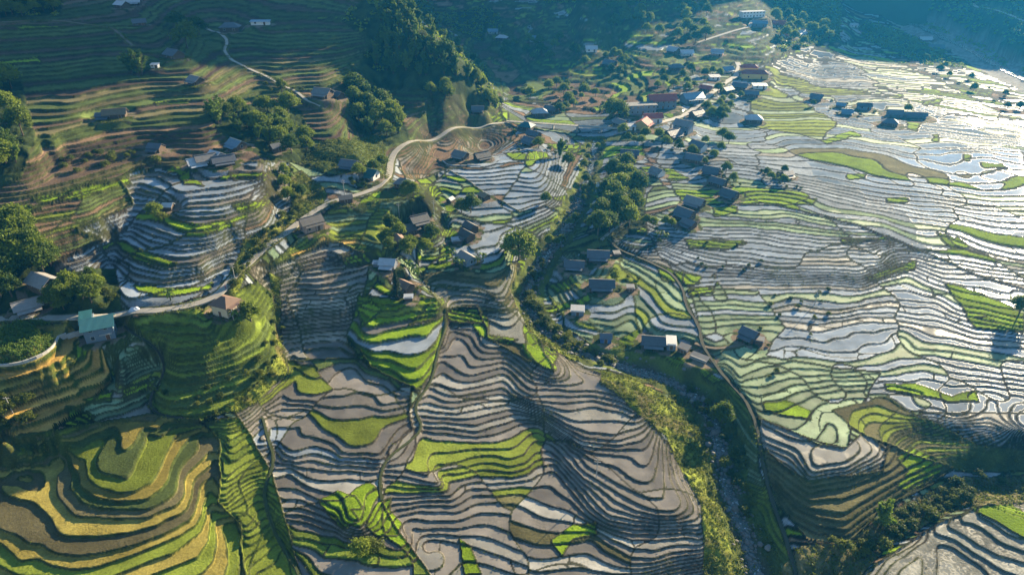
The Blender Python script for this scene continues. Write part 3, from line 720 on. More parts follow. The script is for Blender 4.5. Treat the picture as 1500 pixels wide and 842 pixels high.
# ------------------------------------------------------------------ houses: where they stand in the photo
# base px, base py, length, width, wall height, yaw, roof kind, roof, wall, label
HOUSES = [
 (150, 493, 9.0, 6.2, 4.9, 24, 'shed2', 'teal', 'bluegrey', 'two-storey blue-grey house with a teal metal roof beside the road'),
 (333, 458, 8.5, 8, 5.2, -22, 'hip', 'brown', 'cream', 'cream two-storey house with a brown tiled hip roof at the road bend'),
 (457, 336, 10.5, 7, 5.0, 38, 'gable', 'dark', 'pink', 'tall narrow pinkish masonry house with dark roof on the road edge'),
 (507, 297, 7, 4.5, 2.6, 20, 'gable', 'dark', 'timber', 'small dark roadside shed between the masonry house and the road curve'),
 (66, 420, 12, 8.5, 3.2, -28, 'gable', 'grey', 'timber', 'large grey-roofed timber farmhouse among trees above the road'),
 (44, 455, 9.5, 7, 2.9, 38, 'gable', 'grey', 'timber', 'smaller grey-roofed timber house half hidden in trees by the road'),
 (543, 262, 9, 7, 3.4, -25, 'gable', 'teal', 'white', 'white-walled house with a pale teal roof at the road curve'),
 (513, 247, 10, 7, 3.0, -18, 'gable', 'slate', 'timber', 'blue-black roofed house behind the teal-roofed white house'),
 (592, 275, 9, 7, 3.2, -15, 'hip', 'grey', 'timber', 'grey-roofed timber house across the road from the teal-roofed house'),
 (614, 330, 9, 7, 3.0, 32, 'gable', 'dark', 'timber', 'dark-roofed timber house, upper one of three in the wooded hamlet'),
 (599, 343, 10, 7, 3.0, 32, 'gable', 'dark', 'timber', 'dark-roofed timber house, middle one of three in the wooded hamlet'),
 (585, 358, 8, 6, 2.8, -60, 'gable', 'brown', 'timber', 'brown-roofed timber house, lower one of three in the wooded hamlet'),
 (569, 392, 8, 6.5, 3.0, -8, 'gable', 'silver', 'slate', 'bright silver-roofed house below the wooded hamlet'),
 (552, 391, 3, 2.6, 2.0, 0, 'shed', 'silver', 'slate', 'tiny white-roofed hut next to the bright silver-roofed house'),
 (594, 424, 7.5, 6, 2.6, -40, 'gable', 'brown', 'timber', 'low brown-roofed house tucked behind the dark pointed tree'),
 (599, 440, 3.8, 2.6, 2.0, 5, 'shed', 'silver', 'timber', 'small pale shed roof by the foot of the dark pointed tree'),
 (689, 338, 8, 6, 3.0, -52, 'gable', 'dark', 'timber', 'dark-roofed house, upper of the pair beside the rice patch'),
 (684, 350, 8, 6, 3.0, -50, 'gable', 'dark', 'timber', 'dark-roofed house, lower of the pair beside the rice patch'),
 (669, 357, 5, 3.5, 2.2, 12, 'shed', 'silver', 'timber', 'small white lean-to beside the dark-roofed pair'),
 (684, 385, 8.5, 7, 3.2, -50, 'gable', 'grey', 'bluegrey', 'grey-roofed house with pale blue gable in front of banana plants'),
 (709, 292, 6.5, 5, 2.4, -48, 'gable', 'thatch', 'timber', 'small thatch-brown hut near the leafy tree above the paddies'),
 (660, 297, 4, 3.5, 2.2, 60, 'gable', 'silver', 'timber', 'tiny grey hut on the path bend above the paddies'),
 (675, 232, 9, 6.5, 2.8, -35, 'gable', 'grey', 'timber', 'grey-roofed house beside a pale stone wall among white paddies'),
 (706, 234, 9, 6.5, 2.8, 30, 'gable', 'dark', 'timber', 'dark-roofed house with red cloth beside it among white paddies'),
 (876, 380, 11, 7, 3.0, -6, 'gable', 'slate', 'timber', 'slate-roofed house at the head of the curved footpath'),
 (841, 394, 9.5, 6, 2.6, -8, 'gable', 'slate', 'timber', 'low slate-roofed house right on the stream bank'),
 (881, 422, 12, 7, 2.8, -4, 'gable', 'slate', 'timber', 'long slate-roofed house screened by bushes below the footpath'),
 (923, 426, 3.5, 3, 2.4, 0, 'shed', 'grey', 'timber', 'tiny grey hut beyond the bush-screened long house'),
 (903, 376, 3.4, 3, 2.2, 10, 'shed', 'grey', 'timber', 'tiny grey outhouse beside the footpath house'),
 (846, 460, 6.2, 4.6, 2.6, -6, 'shed', 'silver', 'bluegrey', 'small bright silver-roofed hut standing alone in the streamside paddies'),
 (887, 499, 5.2, 4.4, 2.6, -5, 'gable', 'slate', 'blue', 'small dark hut with blue walls on the stream bank'),
 (956, 506, 9.5, 6.5, 3.0, -7, 'gable', 'slate', 'timber', 'long slate-roofed house joined by a silver-roofed annex'),
 (982, 509, 4, 6, 2.9, -7, 'shed', 'silver', 'bluegrey', 'silver-roofed annex at the end of the long slate house'),
 (1001, 515, 4.5, 4, 2.4, -38, 'shed', 'grey', 'timber', 'small grey shed beyond the silver-roofed annex'),
 (1024, 527, 7.5, 3.2, 1.2, -38, 'shed', 'grey', 'concrete', 'long low pale concrete pen roof beside the footpath fork'),
 (1096, 496, 7.5, 6.5, 3.2, -45, 'gable', 'slate', 'timber', 'lone slate-roofed house in the pale green paddies'),
 (1111, 504, 3.5, 3, 2.2, -20, 'shed', 'slate', 'timber', 'little dark lean-to at the foot of the lone slate house'),
 (1017, 302, 11, 8, 3.2, -42, 'gable', 'grey', 'timber', 'big grey farmhouse, rearmost of the steep-roofed farmstead'),
 (1003, 318, 10.5, 7.5, 3.2, -48, 'gable', 'slate', 'timber', 'big slate farmhouse in the middle of the steep-roofed farmstead'),
 (1008, 332, 8, 6, 2.8, -48, 'gable', 'slate', 'timber', 'lower slate outbuilding of the steep-roofed farmstead'),
 (1068, 290, 10, 7, 3.0, -48, 'gable', 'slate', 'timber', 'slate-roofed house at the lower end of the tree-lined row'),
 (1051, 272, 10, 7, 3.0, -46, 'gable', 'slate', 'timber', 'slate-roofed house in the middle of the tree-lined row'),
 (1041, 256, 9, 7, 3.0, -30, 'gable', 'slate', 'timber', 'slate-roofed house at the upper end of the tree-lined row'),
 (1016, 238, 10, 7, 3.0, -28, 'gable', 'slate', 'timber', 'dark slate house in trees just below the white gable'),
 (1022, 221, 10, 7, 4.2, -50, 'gable', 'slate', 'white', 'house with a white triangular gable and orange brick front'),
 (962, 257, 8, 6, 3.0, -55, 'gable', 'grey', 'white', 'isolated house with a white gable ringed by rice'),
 (922, 230, 11, 6.5, 2.8, -12, 'gable', 'slate', 'timber', 'slate-roofed house above the big streamside trees'),
 (790, 170, 12, 9, 3.2, 8, 'hip', 'silver', 'timber', 'pale hip-roofed house at the west end of the bridge'),
 (807, 165, 10, 7, 3.0, -32, 'gable', 'slate', 'timber', 'dark slate house behind the pale hip-roofed bridge house'),
 (771, 190, 10, 8, 3.0, -25, 'hip', 'teal', 'timber', 'teal hip-roofed house below the pale bridge house'),
 (782, 202, 9, 6.5, 3.0, -42, 'gable', 'slate', 'timber', 'slate-roofed house directly below the teal hip roof'),
 (776, 212, 9, 6.5, 3.0, -42, 'gable', 'slate', 'timber', 'lowest slate-roofed house of the bridge cluster'),
 (935, 166, 26, 9, 6.5, 9, 'flat', 'grey', 'bluegrey', 'long unfinished grey concrete block behind the yellow house'),
 (968, 158, 22, 9, 7.5, 9, 'gable', 'red', 'bluegrey', 'long red-roofed school block adjoining the grey concrete block'),
 (942, 188, 10, 9, 4.2, 60, 'gable', 'red', 'yellow', 'yellow-walled house with a red roof near the bridge'),
 (955, 179, 14, 7, 4.0, 9, 'gable', 'red', 'white', 'red-roofed white annex behind the yellow-walled house'),
 (909, 186, 10, 7, 3.2, -55, 'gable', 'grey', 'timber', 'grey house between the bridge end and the yellow house'),
 (924, 190, 7, 5, 2.8, -8, 'shed', 'silver', 'white', 'pale flat-roofed shop at the east end of the bridge'),
 (1000, 194, 12, 9, 6.0, -38, 'gable', 'grey', 'bluegrey', 'tall blue-grey house on the village street corner'),
 (985, 202, 11, 8, 3.4, 30, 'gable', 'slate', 'timber', 'slate house below the tall blue-grey corner house'),
 (1013, 150, 17, 10, 4.5, 18, 'gable', 'bluemetal', 'bluegrey', 'large hall with a pale blue metal roof beside the village street'),
 (1020, 172, 10, 7, 3.2, 30, 'gable', 'slate', 'timber', 'slate house across the street from the blue metal hall'),
 (1045, 168, 9, 6, 3.0, -48, 'gable', 'slate', 'timber', 'slate house in trees east of the village street'),
 (1064, 136, 10, 7, 3.2, 35, 'gable', 'slate', 'timber', 'dark slate house halfway up the village street'),
 (1083, 132, 12, 8, 3.6, -30, 'gable', 'slate', 'timber', 'wide slate house below the red-roofed school'),
 (1100, 142, 11, 7, 3.2, -15, 'gable', 'slate', 'timber', 'low slate house beside the silver-roofed shed in the village'),
 (1112, 130, 12, 6, 3.0, 0, 'shed', 'bluemetal', 'white', 'pale blue shed roof below the red-roofed school'),
 (1046, 118, 9, 6, 3.0, 5, 'shed', 'silver', 'white', 'pale roof halfway along the upper village street'),
 (1033, 134, 9, 6, 3.0, -35, 'gable', 'red', 'timber', 'small faded red-roofed house above the blue metal hall'),
 (1104, 115, 24, 9, 4.5, -6, 'hip', 'red', 'yellow', 'long red-roofed yellow school at the top of the village street'),
 (1096, 106, 16, 8, 4.2, -6, 'hip', 'red', 'yellow', 'second red-roofed block directly behind the long school'),
 (1103, 180, 12, 9, 3.4, -8, 'hip', 'silver', 'timber', 'silver hip-roofed house alone among paddies near the village'),
 (1065, 106, 10, 7, 3.0, 15, 'gable', 'bluemetal', 'white', 'pale blue house beside the upper bend of the street'),
 (1195, 147, 12, 9, 4.0, -30, 'gable', 'slate', 'timber', 'tall slate house at the head of the field-edge row'),
 (1231, 158, 9, 7, 3.0, -28, 'gable', 'bluemetal', 'timber', 'pale-roofed hut, second along the field-edge row'),
 (1240, 168, 10, 7, 3.2, -20, 'gable', 'bluemetal', 'bluegrey', 'pale blue-roofed house below the field-edge row'),
 (1265, 160, 13, 8, 4.0, -8, 'gable', 'slate', 'bluegrey', 'broad slate house in the middle of the field-edge row'),
 (1310, 170, 14, 8, 3.8, -8, 'gable', 'slate', 'bluegrey', 'slate hall near the end of the field-edge row'),
 (1340, 173, 20, 7, 3.4, -10, 'gable', 'slate', 'bluegrey', 'longest slate building closing the field-edge row'),
 (1302, 184, 14, 10, 3.4, -22, 'hip', 'slate', 'timber', 'wide dark hip-roofed house below the field-edge row'),
 (1101, 26, 30, 9, 6, 14, 'flat', 'silver', 'white', 'long white building on the far wooded slope'),
 (1112, 40, 16, 8, 4, -12, 'gable', 'bluemetal', 'bluegrey', 'blue-roofed building below the long white building'),
 (986, 78, 11, 8, 3.4, -48, 'gable', 'silver', 'timber', 'pale-roofed house on the slope above the rice strips'),
 (1005, 82, 13, 7, 3.2, 8, 'gable', 'silver', 'white', 'white-roofed house east of the pale-roofed slope house'),
 (1050, 82, 12, 8, 3.4, -20, 'gable', 'silver', 'pink', 'pale house with pinkish walls below the upper track'),
 (990, 104, 13, 8, 3.4, 8, 'hip', 'slate', 'timber', 'dark hip-roofed house among trees above the rice strips'),
 (866, 76, 11, 8, 3.2, 0, 'gable', 'silver', 'white', 'small white house at the far edge of the brown terraces'),
 (783, 62, 13, 8, 3.2, 0, 'gable', 'bluemetal', 'white', 'pale blue-roofed house in the shaded far valley'),
 (735, 60, 13, 9, 3.4, -15, 'hip', 'silver', 'timber', 'silver-roofed house near the foot of the wooded ridge'),
 (722, 50, 12, 7, 3.2, 0, 'gable', 'bluemetal', 'white', 'pale blue house behind the silver-roofed ridge-foot house'),
 (893, 98, 12, 8, 3.2, -40, 'gable', 'slate', 'timber', 'dark house among trees beside the bright rice strips'),
 (1140, 40, 14, 9, 4, -10, 'gable', 'red', 'white', 'faded red-roofed house in the far woods'),
 (1155, 55, 14, 8, 3.6, 10, 'gable', 'red', 'white', 'orange-roofed house at the edge of the far woods'),
 (1172, 53, 12, 8, 3.6, 20, 'gable', 'silver', 'white', 'pale-roofed house beside the orange-roofed one in the far woods'),
 (1250, 40, 12, 8, 3.4, -10, 'gable', 'silver', 'white', 'lone pale house above the distant terraces'),
 (1370, 72, 24, 10, 3.5, -12, 'gable', 'slate', 'bluegrey', 'long dark shed on the river terrace'),
 (1355, 60, 20, 9, 3.5, -5, 'gable', 'silver', 'bluegrey', 'pale-roofed shed behind the long dark river shed'),
 (474, 143, 11, 8, 3.0, -20, 'gable', 'grey', 'timber', 'grey-roofed farmhouse on the shaded hillside by the track'),
 (494, 145, 8, 6, 2.6, -35, 'gable', 'slate', 'timber', 'dark outbuilding next to the hillside farmhouse'),
 (170, 172, 12, 7, 2.6, 16, 'gable', 'thatch', 'timber', 'striped thatch-grey farmhouse on the green-rimmed terrace'),
 (153, 175, 8, 5, 2.2, 6, 'gable', 'slate', 'timber', 'low dark outbuilding adjoining the thatch-grey farmhouse'),
 (256, 86, 11, 8, 3.0, -35, 'gable', 'slate', 'timber', 'dark house in the shade of the great hillside tree'),
 (228, 100, 4.5, 3, 2.2, 0, 'shed', 'silver', 'white', 'tiny white hut at the foot of the dark bamboo'),
 (288, 124, 9, 6, 2.8, -35, 'gable', 'grey', 'timber', 'grey-roofed house among bushes above the sunlit terraces'),
 (338, 46, 14, 9, 3.2, 8, 'hip', 'slate', 'timber', 'dark hip-roofed house beside the top of the hillside track'),
 (382, 37, 14, 4, 2.6, 2, 'shed', 'bluemetal', 'white', 'long pale shed high on the hillside'),
 (290, 245, 9, 7, 3.0, 35, 'gable', 'silver', 'bluegrey', 'pale-roofed house at the front of the hillside compound'),
 (303, 240, 10, 7, 3.0, 32, 'gable', 'grey', 'timber', 'grey-roofed house in the middle of the hillside compound'),
 (318, 234, 8, 6, 2.8, -32, 'gable', 'silver', 'bluegrey', 'bright-roofed house on the inner side of the hillside compound'),
 (329, 242, 11, 7, 3.0, 28, 'gable', 'slate', 'timber', 'dark-roofed house on the terrace edge of the hillside compound'),
 (348, 218, 10, 7, 3.0, -38, 'gable', 'bluemetal', 'timber', 'blue-roofed house just above the hillside compound'),
 (230, 222, 8, 6, 2.6, -12, 'gable', 'slate', 'timber', 'dark hut in the scrub above the white terraces'),
 (408, 222, 8, 6, 2.8, 40, 'gable', 'slate', 'timber', 'dark hut under the trees above the road'),
 (180, 12, 10, 7, 2.8, -30, 'gable', 'silver', 'timber', 'pale hut high on the hill beside the golden slope'),
 (195, 8, 12, 7, 2.8, 10, 'gable', 'silver', 'timber', 'pale-roofed hut above the golden slope under the trees'),
 (205, 38, 8, 6, 2.6, 30, 'gable', 'slate', 'timber', 'dark hut at the meeting of the hill paths'),
 (248, 308, 4.5, 4, 2.2, 0, 'gable', 'silver', 'timber', 'little grey field hut beside the bush on the white terraces'),
 (700, 165, 8, 6, 2.8, 0, 'gable', 'slate', 'timber', 'small dark hut at the lower end of the wooded ridge'),
 (1152, 260, 7, 5, 2.4, 20, 'gable', 'slate', 'timber', 'dark hut buried in the shrubs of the terrace spur'),
]
HP = []
for h in HOUSES:
    x, y, z = hit(h[0], h[1]); HP.append([x, y, z])
for (x, y, z), h in zip(HP, HOUSES):
    rr = max(h[2], h[3])*.55+1.0
    r = np.nonzero((Y[:, 0] > y-rr-6) & (Y[:, 0] < y+rr+6))[0]
    if not len(r): continue
    a, b = r[0], r[-1]+1
    d = np.hypot(X[a:b]-x, Y[a:b]-y); f = sstep(rr+4, rr, d)
    Z[a:b] = Z[a:b]*(1-f)+z*f
    mm = d < rr+.8+vn(X[a:b]/2, Y[a:b]/2, 44)*.8
    free[a:b] &= ~mm; wet[a:b] = np.where(mm, 0, wet[a:b])
    yc = np.array([.15, .115, .08]); gcn = np.array([.06, .075, .02]); k = (nb[a:b] > .45)[..., None]
    col[a:b] = np.where(mm[..., None], np.where(k, yc, gcn)*(.6+.7*nb[a:b])[..., None], col[a:b])
# ------------------------------------------------------------------ the terrain meshes
zx = np.abs(np.gradient(Z, axis=1)/np.gradient(X, axis=1)); zy = np.abs(np.gradient(Z, axis=0)/yv)
flatm = (np.maximum(zx, zy) < .05) | (Y > 380); wet = np.where(flatm, wet, 0)
V3 = np.stack([X, Y, Z], -1).reshape(-1, 3)
C4 = np.concatenate([np.clip(col, 0, 1), np.ones(H.shape+(1,))], -1).reshape(-1, 4); W1 = wet.ravel()
idx = np.arange(NU*NV).reshape(NV, NU)
Q = np.stack([idx[1:, :-1], idx[1:, 1:], idx[:-1, 1:], idx[:-1, :-1]], -1).reshape(-1, 4)
inter = free & (bund < .5)
pidx = np.where(inter, inv, -1).ravel()
qp = pidx[Q]; same = (qp[:, 0] >= 0) & (qp == qp[:, :1]).all(1); qid = np.where(same, qp[:, 0], -1)
inframe = ((PU > 0) & (PU < 1500) & (PV > 0) & (PV < 842)).ravel()[Q[:, 0]]
# picture area of each quad, so that the paddies that show largest become parts
au, av = PU.ravel()[Q], PV.ravel()[Q]
area = .5*np.abs((au[:, 0]-au[:, 2])*(av[:, 1]-av[:, 3])-(au[:, 1]-au[:, 3])*(av[:, 0]-av[:, 2]))
cnt = np.bincount(qid[(qid >= 0) & inframe], weights=area[(qid >= 0) & inframe], minlength=len(uid))
big = np.argsort(-cnt)[:300]
def sub(name, sel, parent=None):
    q = Q[sel]; uq, iv = np.unique(q, return_inverse=True)
    me = npmesh(name, V3[uq], iv.reshape(-1, 4), LAND, {'col': ('FLOAT_COLOR', C4[uq]), 'wet': ('FLOAT', W1[uq])})
    return link(bpy.data.objects.new(name, me), parent)
terrain = sub('terrain', qid < 0)
tag(terrain, 'terraced valley land of earth bunds, grassy banks and wooded slopes', 'terrain', kind='structure')
order = np.argsort(qid, kind='stable'); sq = qid[order]
isbig = np.zeros(len(uid), bool); isbig[big] = True
tag(sub('small_paddies', (qid >= 0) & ~isbig[np.clip(qid, 0, None)], terrain), kind='stuff')
for k in big:
    a, b = np.searchsorted(sq, k), np.searchsorted(sq, k, 'right')
    if b > a: sub('paddy', order[a:b], terrain)
# ------------------------------------------------------------------ unseen land beyond the frame: valley sides, and mountains shaped for their shadow
sx, sy = math.sin(SUN_AZ), math.cos(SUN_AZ)
gxs = np.arange(-2600, 3001, 40.0); gys = np.arange(-500, 3401, 40.0)
GX, GY = np.meshgrid(gxs, gys)
ss = GX*sx+GY*sy; cc = GX*sy-GY*sx
crest = 130+110*sstep(60, -200, cc)+330*sstep(-340, -384, cc)*(1-.25*sstep(-700, -1500, cc))+40*fbm(GX, GY, 160, 5, 3)  # steep step in the crest, shaped to put the upper-left hillside in shadow
rise = sstep(880, 1480, ss)*(1-.5*sstep(1600, 3000, ss))
GZ = -49+(crest+49)*rise
GZ = np.maximum(GZ, -49+260*sstep(-450, -1500, GX)*sstep(-200, 500, GY))
GZ = GZ+fbm(GX, GY, 250, 6, 4)*30*sstep(-30, 120, GZ)
gi = np.arange(GX.size).reshape(GX.shape)
gq = np.stack([gi[:-1, :-1], gi[:-1, 1:], gi[1:, 1:], gi[1:, :-1]], -1).reshape(-1, 4)
MOUNT = simple('mountain_forest', (.035, .05, .018), .95, .5, .02, bump=4)
mo = link(bpy.data.objects.new('mountains', npmesh('mountains', np.stack([GX, GY, GZ], -1).reshape(-1, 3), gq, MOUNT)))
mo.data.shade_smooth()
tag(mo, 'unseen forested mountains beyond the frame, crest shaped to shade the hillside', 'mountains', kind='structure')
# ------------------------------------------------------------------ roads and paths
CONC = simple('pale_concrete', (.34, .31, .26), .85, .34, .35); EARTH = simple('path_earth', (.13, .10, .065), .95, .3, .8)
DARKP = simple('dark_path_earth', (.05, .047, .03), .95, .3, .8); GRASSP = simple('path_grass', (.05, .06, .018), .95, .3, .8)
def ribbon(name, L, w, m, th=.5, lift=.1, jit=.12):
    t = np.gradient(L[:, :2], axis=0); t /= np.linalg.norm(t, axis=1)[:, None]+1e-9; n = np.stack([-t[:, 1], t[:, 0]], 1)
    k = len(L); jl = w/2+np.array([random.uniform(-jit, jit) for _ in range(k)]); jr = w/2+np.array([random.uniform(-jit, jit) for _ in range(k)])
    a = np.column_stack([L[:, :2]+n*jl[:, None], L[:, 2]+lift]); b = np.column_stack([L[:, :2]-n*jr[:, None], L[:, 2]+lift])
    c = a.copy(); c[:, 2] -= th; d = b.copy(); d[:, 2] -= th
    V = np.concatenate([a, b, c, d]); F_ = []
    for i in range(k-1):
        F_ += [(i, i+1, k+i+1, k+i), (2*k+i, 2*k+i+1, i+1, i), (k+i, k+i+1, 3*k+i+1, 3*k+i)]
    return mesh(name, V, F_, m)
for nm, lb, w, s in ROADS:
    m = CONC if nm in ('road', 'hill_road', 'village_road', 'upper_road', 'far_road', 'ridge_path', 'stream_path') else (DARKP if nm in ('footpath', 'knoll_path') else GRASSP if nm in ('terrace_path', 'gully_path') else EARTH)
    L = RL[nm].copy(); L[:, 2] = np.maximum(L[:, 2], lookup(Z, L[:, 0], L[:, 1]))
    for _ in range(3): L[1:-1, 2] = (L[:-2, 2]+2*L[1:-1, 2]+L[2:, 2])/4
    tag(ribbon(nm, L, w, m, jit=.06 if nm == 'road' else .15), lb, 'path' if 'path' in nm else 'road', kind='structure')
# ------------------------------------------------------------------ stream water and stones
m, t, b, out = mat('stream_water'); b.inputs['Base Color'].default_value = (.05, .06, .055, 1); b.inputs['IOR'].default_value = 1.5
n = N(t, 'ShaderNodeTexNoise', _Scale=.9, _Detail=4.0, _Roughness=.7); g = N(t, 'ShaderNodeNewGeometry'); t.links.new(g.outputs[0], n.inputs['Vector'])
t.links.new(mth(t, 'MULTIPLY_ADD', n.outputs[0], .5, .02), b.inputs['Roughness'])
bp = N(t, 'ShaderNodeBump', _Distance=.3, _Strength=.7); t.links.new(n.outputs[0], bp.inputs['Height']); t.links.new(bp.outputs[0], b.inputs['Normal'])
rp = N(t, 'ShaderNodeMapRange'); rp.inputs[1].default_value = .56; rp.inputs[2].default_value = .66; t.links.new(n.outputs[0], rp.inputs[0])
t.links.new(mixc(t, rp.outputs[0], (.05, .06, .055), (.5, .52, .52)), b.inputs['Base Color'])
SW = SL.copy(); SW[:, 2] -= .78
st = ribbon('stream', SW, 3.4, m, .4, 0, .7); tag(st, 'narrow rocky stream tumbling down between the terraces', 'stream', kind='structure')
RW = RV.copy(); RW[:, 2] -= .7
tag(ribbon('river', RW, 7, m, .4, 0, 2.0), 'pale river winding along the foot of the dark mountain', 'river', kind='structure')
ROCK = simple('river_rock', (.13, .12, .11), .8, .45, .7)
def rocks(n):
    ph = (1+5**.5)/2; ico = np.array([(-1, ph, 0), (1, ph, 0), (-1, -ph, 0), (1, -ph, 0), (0, -1, ph), (0, 1, ph), (0, -1, -ph), (0, 1, -ph), (ph, 0, -1), (ph, 0, 1), (-ph, 0, -1), (-ph, 0, 1)])/1.9
    tf = np.array([(0, 11, 5), (0, 5, 1), (0, 1, 7), (0, 7, 10), (0, 10, 11), (1, 5, 9), (5, 11, 4), (11, 10, 2), (10, 7, 6), (7, 1, 8), (3, 9, 4), (3, 4, 2), (3, 2, 6), (3, 6, 8), (3, 8, 9), (4, 9, 5), (2, 4, 11), (6, 2, 10), (8, 6, 7), (9, 8, 1)])
    i = RNG.integers(int(len(SL)*.2), len(SL)-2, n); o = RNG.normal(0, 1.5, (n, 2)); p = SL[i, :2]+o
    z = lookup(Z, p[:, 0], p[:, 1]); r = np.clip(RNG.lognormal(-1.15, .55, n), .12, 1.3)
    keep = np.abs(z-SL[i, 2]) < 3.2; p, z, r = p[keep], z[keep], r[keep]; n = len(r)
    sc = RNG.uniform(.65, 1.25, (n, 12, 3))*r[:, None, None]; V = ico[None]*sc; V[..., 2] *= .75
    V[..., 0] += p[:, :1]; V[..., 1] += p[:, 1:]; V[..., 2] += (z+r*.15)[:, None]
    Fc = tf[None]+12*np.arange(n)[:, None, None]
    return npmesh('stream_stones', V.reshape(-1, 3), Fc.reshape(-1, 3), ROCK)
tag(link(bpy.data.objects.new('stream_stones', rocks(3000))), 'grey stones and boulders strewn along the stream bed', 'stones', kind='stuff')
# ------------------------------------------------------------------ bridge
def bridge():
    a = Vector(hit(742, 180)); b = Vector(hit(917, 190)); d = b-a; Ln = d.xy.length; z0 = max(a.z, b.z)+.5
    o = empty('footbridge', (a.x, a.y, z0), math.atan2(d.y, d.x)); tag(o, 'long thin pale concrete bridge crossing the stream into the village', 'bridge')
    MB().box(0, Ln, -1.3, 1.3, -.45, 0).build('deck', CONC, o)
    for s in (-1.25, 1.25):
        r = MB().box(0, Ln, s-.05, s+.05, .95, 1.05)
        for k in range(int(Ln/2.5)+1): r.box(k*2.5-.05, k*2.5+.05, s-.05, s+.05, 0, .95)
        r.build('railing', CONC, o)
    for k in (.2, .4, .6, .8): MB().box(Ln*k-.4, Ln*k+.4, -1.1, 1.1, -9, -.45).build('pier', CONC, o)
bridge()
# ------------------------------------------------------------------ houses
def roofmat(name, c, metal=0, rough=.75, per=1.0, noise=.3):
    m, t, b, out = mat(name+'_roof'); tc = N(t, 'ShaderNodeTexCoord'); w = N(t, 'ShaderNodeTexWave', _Scale=per, _Distortion=.4); w.bands_direction = 'X'
    t.links.new(tc.outputs['Object'], w.inputs['Vector'])
    n = N(t, 'ShaderNodeTexNoise', _Scale=.7, _Detail=6.0, _Roughness=.7); t.links.new(tc.outputs['Object'], n.inputs['Vector'])
    oi = N(t, 'ShaderNodeObjectInfo')
    k = mth(t, 'MULTIPLY', mth(t, 'MULTIPLY_ADD', n.outputs[0], noise*2.4, 1-noise*1.2), mth(t, 'MULTIPLY_ADD', oi.outputs['Random'], .5, .75))
    t.links.new(mixc(t, 1.0, c, k, 'MULTIPLY'), b.inputs['Base Color'])
    b.inputs['Roughness'].default_value = rough; b.inputs['Metallic'].default_value = metal
    bp = N(t, 'ShaderNodeBump', _Distance=.06, _Strength=.7); t.links.new(w.outputs[1], bp.inputs['Height']); t.links.new(bp.outputs[0], b.inputs['Normal'])
    return m
ROOF = dict(teal=roofmat('teal', (.012, .085, .095), 0, .6), brown=roofmat('brown', (.15, .085, .055)), dark=roofmat('dark', (.075, .068, .062)), grey=roofmat('grey', (.17, .16, .15)),
            slate=roofmat('slate', (.075, .083, .098), 0, .65), silver=roofmat('silver', (.34, .35, .36), .1, .5), thatch=roofmat('thatch', (.20, .15, .09), 0, .95, 3),
            red=roofmat('red', (.26, .045, .035), 0, .7, 2), bluemetal=roofmat('blue_metal', (.12, .19, .25), .1, .5))
WALL = dict(timber=simple('timber_wall', (.085, .058, .038), .9, .35, 1.5), cream=simple('cream_wall', (.50, .40, .26), .9, .15, .8), white=simple('white_wall', (.62, .6, .56), .9, .15, .8),
            pink=simple('pink_wall', (.36, .25, .19), .9, .2, .8), bluegrey=simple('bluegrey_wall', (.13, .17, .21), .9, .2, .8), slate=simple('slate_wall', (.12, .13, .15), .9, .25, 1),
            concrete=simple('concrete_wall', (.33, .31, .28), .9, .25, 1), yellow=simple('yellow_wall', (.52, .38, .13), .9, .15, .8), blue=simple('blue_wall', (.06, .12, .26), .8, .2, 1))
GLASS = simple('window_glass', (.03, .035, .04), .15, 0, spec=.6); DOORM = simple('door_wood', (.11, .06, .03), .8, .2, 2); FRAME = simple('window_frame', (.42, .38, .33), .7, .1, 2)
def slab(mb, pts, th):
    p = [Vector(q) for q in pts]; n = (p[1]-p[0]).cross(p[2]-p[0]).normalized()*th; k = len(p)
    mb.add([tuple(q) for q in p]+[tuple(q-n) for q in p], [tuple(range(k)), tuple(range(2*k-1, k-1, -1))]+[(i, k+i, k+(i+1) % k, (i+1) % k) for i in range(k)])
